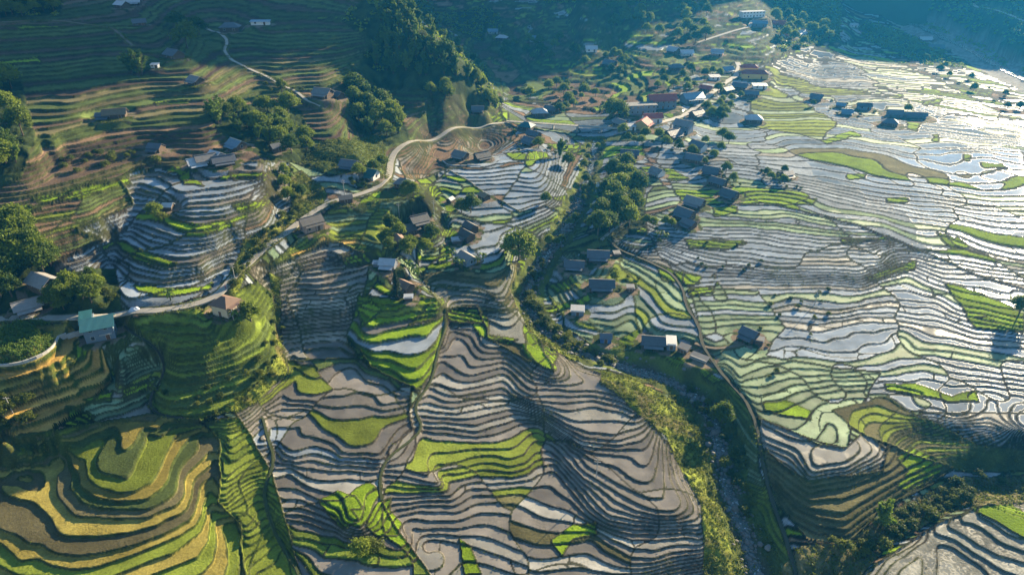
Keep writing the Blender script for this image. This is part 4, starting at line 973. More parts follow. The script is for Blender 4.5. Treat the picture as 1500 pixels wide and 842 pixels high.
def house(spec, pos):
    px, py, L, Wd, h, yaw, kind, rf, wl, label = spec
    hs = .92 if 'teal metal' in label else .74 if pos[1] < 330 else .62 if px > 1180 else .8; L, Wd, h = L*hs, Wd*hs, h*(hs+.06)
    nm = 'hut' if L < 6 else ('school' if 'school' in label else 'building' if kind == 'flat' else 'house')
    x, y, z = pos; o = empty(nm, (x, y, z), R(yaw)); tag(o, label, nm if nm != 'building' else 'building')
    near = y < 330; a, b = L/2, Wd/2; ov = .7 if L > 6 else .35; m = WALL[wl]; rm = ROOF[rf]
    rise = b*.62 if kind == 'gable' else b*.55
    w = MB()
    if kind == 'gable':
        w.add([(s*a, q*b, zz) for s in (-1, 1) for q, zz in ((-1, -1.2), (1, -1.2), (1, h), (0, h+rise), (-1, h))] if False else
              [(s*a, q, zz) for s in (-1, 1) for q, zz in ((-b, -1.2), (b, -1.2), (b, h), (0, h+rise-.02), (-b, h))],
              [(4, 3, 2, 1, 0), (5, 6, 7, 8, 9), (0, 1, 6, 5), (1, 2, 7, 6), (4, 0, 5, 9)])
    else:
        w.box(-a, a, -b, b, -1.2, h if kind != 'shed' else h-.02)
    w.build('wall', m, o)
    r = MB(); A, B = a+ov, b+ov; ze = h-ov*rise/b; zr = h+rise+.06
    if kind == 'gable':
        sk = .8 if L > 6 else 0
        slab(r, [(-A, -B, ze), (A, -B, ze), (A, 0, zr), (-A, 0, zr)], .12); slab(r, [(A, B, ze), (-A, B, ze), (-A, 0, zr), (A, 0, zr)], .12)
    elif kind == 'hip':
        q = max(.6, A-B*.85); ze = h-.1; zr = h+B*.55
        slab(r, [(-A, -B, ze), (A, -B, ze), (q, 0, zr), (-q, 0, zr)], .12); slab(r, [(A, B, ze), (-A, B, ze), (-q, 0, zr), (q, 0, zr)], .12)
        slab(r, [(A, -B, ze), (A, B, ze), (q, 0, zr)], .12); slab(r, [(-A, B, ze), (-A, -B, ze), (-q, 0, zr)], .12)
    elif kind == 'shed':
        slab(r, [(-A, -B, h-.15+.0), (A, -B, h-.15), (A, B, h+Wd*.16), (-A, B, h+Wd*.16)], .1)
    elif kind == 'flat':
        r.box(-A, A, -B, B, h, h+.25)
    elif kind == 'shed2':   # broad mono-pitch front roof with a smaller cross roof behind
        slab(r, [(-A, -B, h-.1), (A, -B, h-.1), (A, B*.35, h+2.0), (-A, B*.35, h+2.0)], .12)
        slab(r, [(A, B, h+.2), (-A, B, h+.2), (-A, B*.35, h+2.0), (A, B*.35, h+2.0)], .12)
    ro = r.build('roof', rm, o)
    if kind == 'gable' and L > 6: MB().box(-A, A, -.16, .16, zr-.06, zr+.1).build('ridge_cap', rm, ro)
    if kind == 'gable' and L > 5.5 and (int(px)+int(py)) % 3:      # low lean-to along the front
        e = MB(); slab(e, [(-A*.8, -b-2.0, h-1.05), (A*.8, -b-2.0, h-1.05), (A*.8, -b-.05, h-.45), (-A*.8, -b-.05, h-.45)], .08); e.build('porch_roof', rm, o)
        for q in (-A*.75, 0, A*.75): MB().box(q-.07, q+.07, -b-1.9, -b-1.76, -1.2, h-1.1).build('post', WALL['timber'], o)
    if kind == 'shed2':
        e = MB(); slab(e, [(-A-.6, B*.1, h+.5), (-A+3.2, B*.1, h+.5), (-A+3.2, B+3.5, h+1.9), (-A-.6, B+3.5, h+1.9)], .12); e.build('porch_roof', rm, o)
        MB().box(-a-.3, -a+2.8, b, b+3.1, -1.2, h+.9).build('annex', m, o)
        MB().box(a-4.2, a-.6, -b-.9, -b, h*.5-.1, h*.5+.05).build('balcony', WALL['concrete'], o)
    if label.startswith('cream'):
        MB().box(a-.1, a+2.2, -b, b, h*.5-.1, h*.5+.08).build('balcony', WALL['concrete'], o)
        for q in (-b+.15, 0, b-.15): MB().box(a+1.9, a+2.1, q-.1, q+.1, -1.2, h-.1).build('post', WALL['concrete'], o)
        slab_ = MB(); slab_.box(a+.5, a+2.3, -b, b, h-.15, h-.05); slab_.build('porch_roof', rm, o)
    fl = max(1, round(h/2.9))
    def opening(cx, cz, ww, hh, face, name):
        wo = MB(); pa = MB()
        if face in (-2, 2):
            s = -1 if face < 0 else 1; y0 = s*b; wo.box(cx-ww/2-.08, cx+ww/2+.08, min(y0, y0+s*.06), max(y0, y0+s*.06), cz-.08, cz+hh+.08); pa.box(cx-ww/2, cx+ww/2, min(y0+s*.062, y0+s*.08), max(y0+s*.062, y0+s*.08), cz, cz+hh)
        else:
            s = -1 if face < 0 else 1; x0 = s*a; wo.box(min(x0, x0+s*.06), max(x0, x0+s*.06), cx-ww/2-.08, cx+ww/2+.08, cz-.08, cz+hh+.08); pa.box(min(x0+s*.062, x0+s*.08), max(x0+s*.062, x0+s*.08), cx-ww/2, cx+ww/2, cz, cz+hh)
        q = wo.build(name, FRAME, o); pa.build('pane' if name == 'window' else 'leaf', GLASS if name == 'window' else DOORM, q)
    sides = (-2, 1, -1) if near else (-2,)
    if h >= 1.8:
        for f in sides:
            Lf = L if f in (-2, 2) else Wd
            if L < 6 and f != -2: continue
            nW = max(1, int(Lf/3.2)) if near or fl > 1 else 2
            for k in range(fl):
                for i in range(nW):
                    cx = -Lf/2+(i+.5)*Lf/nW; cz = k*2.9+.95
                    if k == 0 and f == -2 and i == nW//2: opening(cx, .02, 1.1, min(2.0, h-.2), f, 'door'); continue
                    opening(cx, cz, 1.0 if L > 6 else .6, min(1.2, h-cz-.25) if h-cz > .8 else .5, f, 'window')
    return o
for h, p in zip(HOUSES, HP): house(h, p)
# ------------------------------------------------------------------ trees
def leafmat(name, c, c2):
    m, t, b, out = mat(name); oi = N(t, 'ShaderNodeObjectInfo'); g = N(t, 'ShaderNodeNewGeometry')
    n = N(t, 'ShaderNodeTexNoise', _Scale=.6, _Detail=3.0, _Roughness=.6); t.links.new(g.outputs[0], n.inputs['Vector'])
    k = mth(t, 'ADD', mth(t, 'MULTIPLY', n.outputs[0], 1.1), mth(t, 'MULTIPLY_ADD', oi.outputs['Random'], .7, -.45))
    cl = mixc(t, k, c, c2); t.links.new(cl, b.inputs['Base Color']); b.inputs['Roughness'].default_value = .65; b.inputs['Specular IOR Level'].default_value = .25
    tr = N(t, 'ShaderNodeBsdfTranslucent'); t.links.new(cl, tr.inputs[0]); mx = N(t, 'ShaderNodeMixShader', _Fac=.45)
    t.links.new(b.outputs[0], mx.inputs[1]); t.links.new(tr.outputs[0], mx.inputs[2]); t.links.new(mx.outputs[0], out.inputs[0])
    return m
LEAF = dict(broad=leafmat('broad_leaves', (.035, .075, .010), (.24, .29, .022)), bamboo=leafmat('bamboo_leaves', (.03, .075, .014), (.19, .26, .025)),
            shrub=leafmat('shrub_leaves', (.035, .060, .010), (.17, .19, .02)), dark=leafmat('cypress_leaves', (.018, .035, .012), (.04, .065, .015)), crop=leafmat('crop_leaves', (.06, .11, .015), (.15, .22, .03)))
BARK = simple('bark', (.09, .065, .045), .95, .3, 2)
def leaves(P_, out, size, up=.35):
    n = len(P_); nv = out*.6+RNG.normal(0, .6, (n, 3)); nv[:, 2] += up; nv /= np.linalg.norm(nv, axis=1)[:, None]
    a = np.cross(nv, RNG.normal(0, 1, (n, 3))); a /= np.linalg.norm(a, axis=1)[:, None]+1e-9; b = np.cross(nv, a)
    s = size*RNG.uniform(.6, 1.35, (n, 1)); l = s*1.5
    V = np.stack([P_-a*l*.5, P_+b*s*.45-nv*s*.08, P_+a*l*.5-nv*s*.15, P_-b*s*.45-nv*s*.08], 1)
    return V
def sphere_pts(n, fill=.35):
    d = RNG.normal(0, 1, (n, 3)); d /= np.linalg.norm(d, axis=1)[:, None]; return d, d*(1-fill*RNG.random((n, 1))**1.2)
def crown_broad(lobes, nl, size, seed):
    Vs = []
    for c, r in lobes:
        d, p = sphere_pts(nl, .5); k = RNG.random(nl) > .18*(d[:, 2] < -.3); d, p = d[k], p[k]
        bumps = 1+.36*np.sin(d[:, 0]*7+seed+c[0]*5)*np.sin(d[:, 1]*6+2*seed+c[1]*4)+.24*np.sin(d[:, 2]*9+seed+c[2]*6)
        Vs.append(leaves(np.array(c)+p*np.array(r)*bumps[:, None], d, size))
    return np.concatenate(Vs)
def crown_bamboo(nc, Hh, spread, nl, size):
    Vs = []
    for _ in range(nc):
        az = random.uniform(0, 2*math.pi); rr = random.uniform(.1, 1)**.6; hh = Hh*random.uniform(.7, 1.05)*(1-.22*rr)
        t = RNG.uniform(.16, 1, nl)**.8; bow = spread*rr*(.35*t+.75*t**2.6); drop = .16*hh*rr*np.clip(t-.72, 0, 1)*3
        c = np.stack([math.cos(az)*bow, math.sin(az)*bow, hh*t-drop], 1); wd = (.30+.85*np.sin(np.clip(t, 0, 1)*math.pi*.93))*spread*.30
        d, p = sphere_pts(nl, .8); Vs.append(leaves(c+p*wd[:, None]*np.array([1, 1, .9]), d*.6+np.array([math.cos(az), math.sin(az), 0])*.4, size, .15))
    return np.concatenate(Vs)
def lobes_rand(n, R_, z0, z1, r0, r1):
    L = []
    for i in range(n):
        a = i*2.4+random.uniform(-.5, .5); q = R_*math.sqrt((i+.5)/n)*random.uniform(.8, 1.1); zz = z0+(z1-z0)*(1-(q/R_)**1.6*random.uniform(.7, 1))
        rr = random.uniform(r0, r1); L.append(((math.cos(a)*q, math.sin(a)*q, zz), (rr, rr, rr*.8)))
    return L
def quadmesh(name, V, m):
    n = len(V); return npmesh(name, V.reshape(-1, 3), np.arange(n*4).reshape(n, 4), m)
def trunkmesh(h, r, limbs):
    b = MB(); b.tube((0, 0, -.8), (random.uniform(-.2, .2), random.uniform(-.2, .2), h*.5), r, r*.7); b.tube((0, 0, h*.48), (.1, .1, h), r*.7, r*.3)
    for c, _ in limbs[:7]: b.tube((0, 0, h*random.uniform(.4, .75)), (c[0]*.85, c[1]*.85, c[2]), r*.4, r*.1, 5)
    me = bpy.data.meshes.new('trunk'); me.from_pydata(b.v, [], b.f); me.materials.append(BARK); return me
def bambootrunk(n, h, sp):
    b = MB()
    for i in range(n):
        a = random.uniform(0, 6.28); q = random.uniform(.1, 1); p = Vector((math.cos(a)*q*.5, math.sin(a)*q*.5, -.6)); e = Vector((math.cos(a)*q*sp*.55, math.sin(a)*q*sp*.55, h*.72)); b.tube(p, e, .07, .04, 5)
    me = bpy.data.meshes.new('trunk'); me.from_pydata(b.v, [], b.f); me.materials.append(BARK); return me
PROTO = {}
for i in range(4):   # broadleaf, about 8 m tall
    lb = lobes_rand(12+3*i, 3.0, 2.1+.25*i, 6.9, .75, 1.9); PROTO['broad%d' % i] = (trunkmesh(5.2, .24, lb), quadmesh('crown', crown_broad(lb, 330, .36, i+1), LEAF['broad']))
for i in range(3):   # bamboo, about 10 m tall
    PROTO['bamboo%d' % i] = (bambootrunk(14, 9.6, 3.2), quadmesh('crown', crown_bamboo(15+3*i, 9.8, 3.0, 290, .36), LEAF['bamboo']))
for i in range(3):   # shrub, about 2 m tall
    lb = lobes_rand(5+i, 1.0, .5, 1.4, .5, .8); PROTO['shrub%d' % i] = (trunkmesh(1.2, .06, lb), quadmesh('crown', crown_broad(lb, 190, .20, i+5), LEAF['shrub']))
lb = [((0, 0, 1.2+k*.95), (1.5-.16*k, 1.5-.16*k, 1.0)) for k in range(8)]
PROTO['cypress'] = (trunkmesh(7.5, .2, lb[:1]), quadmesh('crown', crown_broad(lb, 260, .26, 3), LEAF['dark']))
NTREE = 0
def plant(kind, x, y, z, h, label, group, wide=1.0):
    global NTREE
    base = dict(broad=8.0, bamboo=10.0, shrub=2.0, cypress=9.2)[kind]; v = {'broad': 4, 'bamboo': 3, 'shrub': 3}.get(kind)
    tm, cm = PROTO[kind+str(random.randrange(v))] if v else PROTO[kind]
    nm = dict(broad='broadleaf_tree', bamboo='bamboo_clump', shrub='shrub', cypress='pointed_tree')[kind]
    o = empty(nm, (x, y, z), random.uniform(0, 6.28)); s = h/base; w = s*wide*random.uniform(.88, 1.15); o.scale = (w, w*random.uniform(.9, 1.1), s)
    tag(o, label, 'bamboo' if kind == 'bamboo' else 'shrub' if kind == 'shrub' else 'tree', group)
    link(bpy.data.objects.new('trunk' if kind != 'shrub' else 'stem', tm), o); link(bpy.data.objects.new('crown', cm), o); NTREE += 1
def at(px, py): return hit(px, py, Z)
def single(kind, px, py, h, label, wide=1.0): plant(kind, *at(px, py), h, label, None, wide)
def grove(kinds, poly, n, h0, h1, label, group, wide=1.0):
    pl = P(poly); xs = [p[0] for p in pl]; ys = [p[1] for p in pl]; k = 0; got = []
    while len(got) < n and k < n*60:
        k += 1; x, y = random.uniform(min(xs), max(xs)), random.uniform(min(ys), max(ys)); ins = False
        for i in range(len(pl)):
            x1, y1 = pl[i]; x2, y2 = pl[(i+1) % len(pl)]
            if (y1 > y) != (y2 > y) and x < (x2-x1)*(y-y1)/(y2-y1)+x1: ins = not ins
        if not ins: continue
        mind = (11 if h1 > 6 else 7)*math.sqrt(max((max(xs)-min(xs))*(max(ys)-min(ys)), 1)/n)/22
        if any(math.hypot(x-a, (y-b)*1.4) < mind for a, b in got) and k < n*40: continue
        q = at(x, y)
        if any(math.hypot(q[0]-p_[0], q[1]-p_[1]) < max(s_[2], s_[3])*.5+1.0 for p_, s_ in zip(HP, HOUSES)): continue
        got.append((x, y)); kd = random.choice(kinds); plant(kd, *q, random.uniform(h0, h1)*(.3 if kd == 'shrub' and h1 > 5 else 1), label % dict(broad='broadleaf tree', bamboo='bamboo clump', shrub='low shrub').get(kd, kd), group, wide)
# single trees one can point to
single('broad', 760, 382, 13.5, 'big rounded lone tree on the bend of the stream', 1.05)
single('cypress', 582, 436, 12, 'dark pointed tree beside the low brown-roofed house')
single('bamboo', 205, 112, 15, 'dense dark bamboo mass on the brown hillside', 1.35); single('bamboo', 193, 108, 12, 'smaller bamboo crowding the dense dark hillside bamboo', 1.2)
single('bamboo', 320, 182, 14, 'bright spreading bamboo above the hillside compound', 1.25)
single('broad', 1056, 622, 9, 'bushy green tree standing in the stream bed'); single('bamboo', 1291, 772, 11, 'feathery bamboo tree at the tip of the dark terraces', .9)
single('broad', 368, 472, 8, 'dark rounded tree next to the cream house', 1.0); single('broad', 275, 72, 15, 'great leafy tree shading the dark hillside house', 1.2)
single('broad', 262, 45, 11, 'broad tree above the great leafy hillside tree', 1.2); single('broad', 292, 52, 11, 'rounded tree between the hill track and the great leafy tree', 1.2)
single('broad', 424, 172, 12, 'bright-topped tree below the hillside farmhouse', 1.1); single('broad', 228, 318, 5.5, 'bushy tree beside the little grey field hut', 1.2)
single('shrub', 238, 322, 3, 'low bush under the field hut tree', 1.2); single('broad', 1492, 462, 8, 'dark tree at the corner of the large rice field', 1.2)
single('broad', 530, 808, 4.2, 'round dark bush among the boulder-edged green paddies', 1.3); single('shrub', 548, 802, 3, 'low bush touching the round dark bush', 1.3)
single('broad', 800, 300, 6, 'small tree on the bank by the brown steps', 1.0); single('broad', 690, 312, 9, 'leafy tree beside the thatch-brown hut', 1.1); single('broad', 676, 312, 7, 'smaller leafy tree by the hut path', 1.1)
single('broad', 905, 178, 13, 'tall dark tree behind the grey bridge-end house', 1.15); single('broad', 897, 172, 12, 'tall dark tree hard by the unfinished block', 1.1)
single('bamboo', 820, 232, 13, 'tall feathery tree between the paddies and the stream', .8); single('broad', 832, 245, 8, 'tree below the tall feathery streamside tree')
grove(['bamboo'], '545,45 560,5 600,0 640,48 700,92 704,118 660,118 590,112 545,100', 62, 9, 13, '%s in the grove covering the wooded ridge', 'bamboo on the wooded ridge')
grove(['bamboo', 'broad'], '512,128 548,138 585,180 600,200 565,208 525,190', 18, 9, 13, '%s in the dark grove above the road curve', 'grove above the road curve')
grove(['broad', 'bamboo'], '335,170 395,160 430,200 470,222 440,232 380,215 345,205', 20, 7, 11, '%s in the shady belt below the hill track', 'belt of trees below the hill track')
grove(['broad', 'shrub'], '385,120 445,128 440,140 400,138', 8, 5, 8, '%s beside the hillside track', 'trees along the hillside track')
grove(['broad', 'bamboo'], '-40,125 25,120 32,165 45,200 35,245 -40,255', 17, 9, 13, '%s in the tall stand beside the golden hill terraces', 'stand beside the golden hill terraces')
grove(['broad'], '-30,15 80,0 88,20 40,26 -30,34', 18, 7, 10, '%s in the wood on the crown of the brown hill', 'wood on the crown of the hill')
grove(['broad'], '-20,338 62,340 82,388 70,402 40,405 30,440 -20,455', 22, 8, 12, '%s in the wood around the grey farmhouse', 'wood around the grey farmhouse')
grove(['broad', 'shrub'], '98,418 160,402 172,430 172,455 70,462 85,440', 18, 4.5, 8, '%s hedging the farmhouse garden by the road', 'trees hedging the farmhouse garden')
grove(['broad'], '872,345 885,300 900,248 922,250 940,285 938,320 905,345', 26, 8, 12, '%s in the streamside wood above the footpath', 'streamside wood above the footpath')
grove(['broad', 'shrub'], '945,330 985,325 985,350 965,355 945,345', 8, 4, 6.5, '%s hiding the front of the steep-roofed farmstead', 'trees by the steep-roofed farmstead')
grove(['broad', 'shrub'], '560,340 580,330 615,360 640,345 640,372 600,375 565,365', 12, 5, 8, '%s wrapped round the wooded hamlet', 'trees round the wooded hamlet')
grove(['broad', 'shrub'], '892,408 935,402 940,428 900,432', 7, 4, 6, '%s screening the long streamside house', 'bushes screening the streamside house')
grove(['shrub', 'broad'], '1112,245 1170,250 1182,278 1150,278 1115,262', 14, 4, 5.5, '%s in the thicket on the terrace spur', 'thicket on the terrace spur')
grove(['broad'], '850,20 900,10 945,8 960,50 1000,60 960,60 890,45', 15, 9, 14, '%s on the hazy far slope', 'trees on the hazy far slope')
grove(['broad'], '990,20 1040,10 1035,60 1010,70 990,50', 12, 9, 14, '%s in the far wood above the upper track', 'far wood above the upper track')
grove(['broad'], '1125,20 1190,10 1225,30 1225,62 1180,72 1140,60', 24, 9, 14, '%s in the far wood round the orange-roofed house', 'far wood round the orange roof')
grove(['broad'], '1225,42 1300,48 1345,68 1390,85 1350,88 1280,66', 18, 6, 10, '%s in the dark belt along the river terrace', 'belt along the river terrace')
grove(['broad', 'shrub'], '1195,58 1290,74 1400,100 1470,142 1500,160 1480,166 1400,122 1300,88', 26, 4.5, 7, '%s along the edge of the fields above the river', 'growth along the river edge of the fields')
grove(['broad'], '730,60 800,55 850,70 860,100 800,90 740,95', 14, 6, 10, '%s scattered in the shaded far valley', 'trees in the shaded far valley')
grove(['broad'], '860,80 920,85 930,110 880,112', 9, 6, 9, '%s by the dark house near the rice strips', 'trees by the dark house near the rice strips')
grove(['broad'], '960,100 1050,105 1060,118 1000,118 970,112', 8, 5, 8, '%s along the terrace below the hip-roofed house', 'trees below the hip-roofed house')
grove(['broad', 'shrub'], '755,128 860,122 900,140 880,160 830,150 770,148', 22, 5, 9, '%s on the stony ground above the bridge', 'growth on the stony ground above the bridge')
grove(['broad', 'shrub'], '940,120 1060,125 1100,150 1080,165 1040,140 960,138', 18, 5, 8, '%s between the upper village roofs', 'trees between the upper village roofs')
grove(['broad', 'shrub'], '815,150 850,155 850,170 815,172', 5, 6, 9, '%s behind the bridge houses', 'trees behind the bridge houses')
grove(['broad', 'shrub'], '750,190 765,200 800,215 830,200 840,220 800,235 755,225', 8, 5, 8, '%s below the bridge houses', 'trees below the bridge houses')
grove(['broad', 'shrub'], '900,195 975,205 1010,215 1060,200 1075,215 1050,235 930,215', 20, 4.5, 7.5, '%s among the lower village houses', 'trees among the lower village houses')
grove(['broad'], '1028,160 1055,150 1075,160 1060,180 1035,180', 9, 5, 8, '%s along the east side of the village street', 'trees east of the village street')
grove(['broad', 'shrub'], '1050,245 1085,260 1085,295 1060,282', 8, 4, 7, '%s along the row of slate houses', 'trees along the row of slate houses')
grove(['broad', 'shrub'], '985,212 1010,240 1048,250 1035,230 1010,215', 6, 4, 7, '%s near the white gable', 'trees near the white gable')
grove(['shrub', 'broad'], '415,245 440,250 445,300 420,300', 8, 5.5, 7.5, '%s on the rough bank above the road', 'growth on the rough bank above the road')
grove(['broad', 'shrub'], '520,255 560,245 562,262 530,275 510,270', 7, 5.2, 7, '%s round the teal-roofed white house', 'trees round the teal-roofed white house')
grove(['shrub', 'broad'], '590,282 640,285 645,295 600,300', 6, 5.2, 7, '%s below the road-curve house', 'trees below the road-curve house')
grove(['broad', 'shrub'], '630,128 665,138 660,152 632,150', 7, 6, 9, '%s at the foot of the wooded ridge', 'trees at the foot of the ridge')
grove(['broad', 'shrub'], '692,112 722,135 735,160 705,152', 13, 5, 8, '%s at the low end of the wooded ridge', 'trees at the low end of the ridge')
grove(['broad', 'shrub'], '1185,140 1260,150 1340,165 1340,176 1240,172 1190,158', 10, 4, 6.5, '%s between the field-edge row houses', 'trees between the field-edge houses')
grove(['shrub'], '1110,430 1220,420 1215,470 1130,560 1105,540', 16, 1.0, 1.7, '%s on a bund of the pale terraces', 'shrubs dotting the pale terraces')
grove(['shrub'], '1010,355 1110,350 1130,400 1020,395', 9, 1.0, 1.7, '%s on a bund of the white terraces', 'shrubs dotting the white terraces')
grove(['shrub'], '775,425 800,470 860,510 900,530 880,535 820,505 772,465', 22, 1.6, 3.0, '%s on the bank of the rocky stream', 'shrubs on the stream bank')
grove(['shrub'], '990,560 1060,600 1090,680 1110,760 1090,760 1060,680 1030,610', 24, 1.6, 3.0, '%s on the rough lower stream bank', 'shrubs on the lower stream bank')
grove(['shrub'], '1200,800 1260,780 1330,745 1420,700 1500,700 1440,730 1340,775 1260,820', 30, 1.8, 3.4, '%s in the dark gully below the marsh', 'shrubs in the dark gully')
grove(['shrub'], '200,590 230,560 300,600 380,580 410,540 415,480 395,440 380,520 320,560', 22, 1.2, 2.2, '%s on the grassy knoll', 'shrubs on the grassy knoll')
grove(['shrub'], '-10,595 60,580 70,600 40,625 -10,635', 12, 2.0, 3.6, '%s in the dark thicket below the ochre terraces', 'thicket below the ochre terraces')
grove(['shrub'], '335,440 345,395 380,345 420,310 445,300 440,320 400,352 360,395', 18, 1.6, 3.0, '%s on the verge above the road', 'shrubs on the road verge')
grove(['shrub'], '80,240 130,225 230,225 290,215 300,228 200,245 110,260', 14, 1.8, 3.2, '%s in the scrub above the white terraces', 'scrub above the white terraces')
grove(['shrub', 'broad'], '862,215 882,215 872,260 862,295 845,335 815,365 800,360 830,330 848,285 855,250', 26, 3.6, 5.5, '%s lining the upper stream below the bridge', 'growth lining the upper stream')
grove(['shrub'], '780,385 800,385 790,430 800,470 785,465 770,430', 12, 1.8, 3.0, '%s by the stream near the lone tree', 'shrubs by the stream near the lone tree')
# banana plants and boulders
def banana_mesh(seed):
    rs = random.Random(seed); st = MB(); st.tube((0, 0, -.4), (rs.uniform(-.15, .15), rs.uniform(-.15, .15), 1.9), .16, .10, 7); lf = MB()
    for k in range(9):
        a = k*2.4+rs.uniform(-.3, .3); L = rs.uniform(1.7, 2.5); up = rs.uniform(.5, 1.3); pr = []
        for j in range(6):
            t_ = j/5; r_ = L*t_*(.55+.2*t_); z_ = 1.85+up*math.sin(t_*2.2)*1.0-.75*t_*t_; w_ = .34*math.sin(math.pi*(t_*.9+.06))
            c_ = Vector((math.cos(a)*r_, math.sin(a)*r_, z_)); sd = Vector((-math.sin(a), math.cos(a), 0))*w_; pr += [tuple(c_-sd-Vector((0, 0, .1*w_))), tuple(c_), tuple(c_+sd-Vector((0, 0, .1*w_)))]
        lf.add(pr, [(3*j+q, 3*j+q+1, 3*j+q+4, 3*j+q+3) for j in range(5) for q in (0, 1)])
    ms = []
    for b_, nm_, mt_ in ((st, 'stem', LEAF['shrub']), (lf, 'leaves', LEAF['crop'])):
        me = bpy.data.meshes.new(nm_); me.from_pydata(b_.v, [], b_.f); me.materials.append(mt_); ms.append(me)
    return ms
BAN = [banana_mesh(k) for k in range(3)]
for spots, lab, grp in (([(668, 390), (676, 394), (655, 388), (700, 388), (708, 384), (662, 378)], 'banana plant beside the grey-roofed house with the blue gable', 'bananas by the blue-gabled house'),
                        ([(606, 402), (600, 396), (612, 408)], 'banana plant behind the dark pointed tree', 'bananas behind the dark pointed tree'),
                        ([(968, 348), (974, 352), (962, 350)], 'banana plant below the steep-roofed farmstead', 'bananas below the farmstead'),
                        ([(345, 470), (352, 476), (250, 440), (420, 262), (426, 268)], 'banana plant on a rough bank near the concrete road', 'bananas near the road')):
    for px_, py_ in spots:
        o = empty('banana_plant', at(px_, py_), random.uniform(0, 6.28)); sc_ = random.uniform(1.0, 1.5); o.scale = (sc_, sc_, sc_); tag(o, lab, 'banana plant', grp); q = random.choice(BAN)
        link(bpy.data.objects.new('stem', q[0]), o); link(bpy.data.objects.new('leaves', q[1]), o)
def boulder_mesh(seed):
    rs = np.random.default_rng(seed); d = rs.normal(0, 1, (26, 3)); d /= np.linalg.norm(d, axis=1)[:, None]; d *= rs.uniform(.82, 1.1, (26, 1)); d[:, 2] *= .7
    import bmesh
    bm = bmesh.new(); [bm.verts.new(v) for v in d]; bmesh.ops.convex_hull(bm, input=bm.verts); me = bpy.data.meshes.new('boulder'); bm.to_mesh(me); bm.free(); me.materials.append(ROCK); return me
BOU = [boulder_mesh(k) for k in range(5)]
nb_ = len(SL)
for k in range(70):
    i_ = random.randrange(int(nb_*.3), nb_-4); x_ = SL[i_, 0]+random.gauss(0, 2.0); y_ = SL[i_, 1]+random.gauss(0, 2.0); r_ = random.uniform(.45, 1.0)
    o = bpy.data.objects.new('boulder', random.choice(BOU)); o.location = (x_, y_, float(lookup(Z, x_, y_))+r_*.15); o.scale = (r_*random.uniform(.8, 1.3), r_, r_*random.uniform(.7, 1.1)); o.rotation_euler[2] = random.uniform(0, 6.28)
    tag(link(o), 'grey rounded boulder lying in the rocky stream', 'boulder', 'boulders in the stream')
# ------------------------------------------------------------------ rough growth, far forest, crops
def scatter(mask, n, clump, size, ht, name, m, label, cat):
    r, c = np.nonzero(mask); wgt = (np.abs(yv[r, 0])*1.6*Y[r, 0]/900); p = wgt/wgt.sum()
    k = RNG.choice(len(r), n, p=p); cx = X[r[k], c[k]]+RNG.normal(0, .5, n); cy = Y[r[k], c[k]]+RNG.normal(0, .5, n); cz = Z[r[k], c[k]]
    d, q = sphere_pts(n*clump, .6); q = q.reshape(n, clump, 3)*RNG.uniform(.5, 1.4, (n, 1, 1))*np.array(ht)
    C_ = np.stack([cx, cy, cz], 1)[:, None]+q; C_[..., 2] = np.maximum(C_[..., 2], cz[:, None]+.05)
    o = link(bpy.data.objects.new(name, quadmesh(name, leaves(C_.reshape(-1, 3), d, size), m))); tag(o, label, cat, kind='stuff'); return o
vis = (PU > -120) & (PU < 1620) & (PV > -40) & (PV < 900)
gm = vis & ~free & np.isin(cov, [CI['grass'], CI['weed'], CI['dull']]) & (reg != 2) & (wet < .1) & (Y < 420)
scatter(gm, 13000, 8, .32, (.8, .8, .5), 'undergrowth', LEAF['shrub'], 'low rough grass and weeds on the untilled banks', 'undergrowth')
bm = vis & terr & (bund > .8) & (Y < 300) & (pt > -.05)
scatter(bm, 12000, 4, .20, (.35, .35, .22), 'bund_grass', LEAF['shrub'], 'tufts of grass fringing the terrace edges', 'grass')
scatter(vis & ((reg == 2) | ((cov == CI['wood']) & ~terr & (Y > 420))), 3200, 15, 1.5, (3.6, 3.6, 3.2), 'far_forest', LEAF['broad'], 'dark hazy forest clothing the mountainside beyond the river', 'forest')
pl_ = inpoly('0,478 68,472 79,500 62,514 0,530'); cm_ = np.zeros(H.shape, bool); cm_[pl_] = True
cm_ &= (np.floor(Y/1.3+X*.25) % 2 == 0)
scatter(cm_, 2600, 9, .34, (.35, .35, .9), 'maize_crop', LEAF['crop'], 'rows of tall green maize on the field above the white wall', 'maize')
# ------------------------------------------------------------------ small things
STONE = simple('white_stone', (.36, .34, .31), .9, .25, 2)
def stone_wall(line, h, label, step_=1.6):
    h *= .6
    L = polyline(line, step_, 4); root = empty('stone_wall', tuple(L[0])); tag(root, label, 'wall')
    for a, b in zip(L, L[1:]):
        d = math.hypot(b[0]-a[0], b[1]-a[1]); an = math.atan2(b[1]-a[1], b[0]-a[0]); z0 = float(lookup(Z, *a[:2]))
        o = MB().box(.02, d-.02, -.22, .22, -1.4, h+random.uniform(-.06, .06)).build('block', STONE, root)
        o.location = (a[0]-L[0][0], a[1]-L[0][1], max(a[2], z0)-L[0][2]); o.rotation_euler[2] = an
stone_wall('-20,538 0,538 25,537 45,531 60,525 75,514 82,508 86,495', .7, 'curved white retaining wall round the maize field')
stone_wall('86,494 105,491 122,488', .6, 'straight white wall running to the teal-roofed house')
stone_wall('648,236 655,243 675,244 705,243', .6, 'pale stone wall enclosing the yard of the grey-roofed house')
POLE = simple('pole_concrete', (.30, .28, .25), .9, .15, 2)
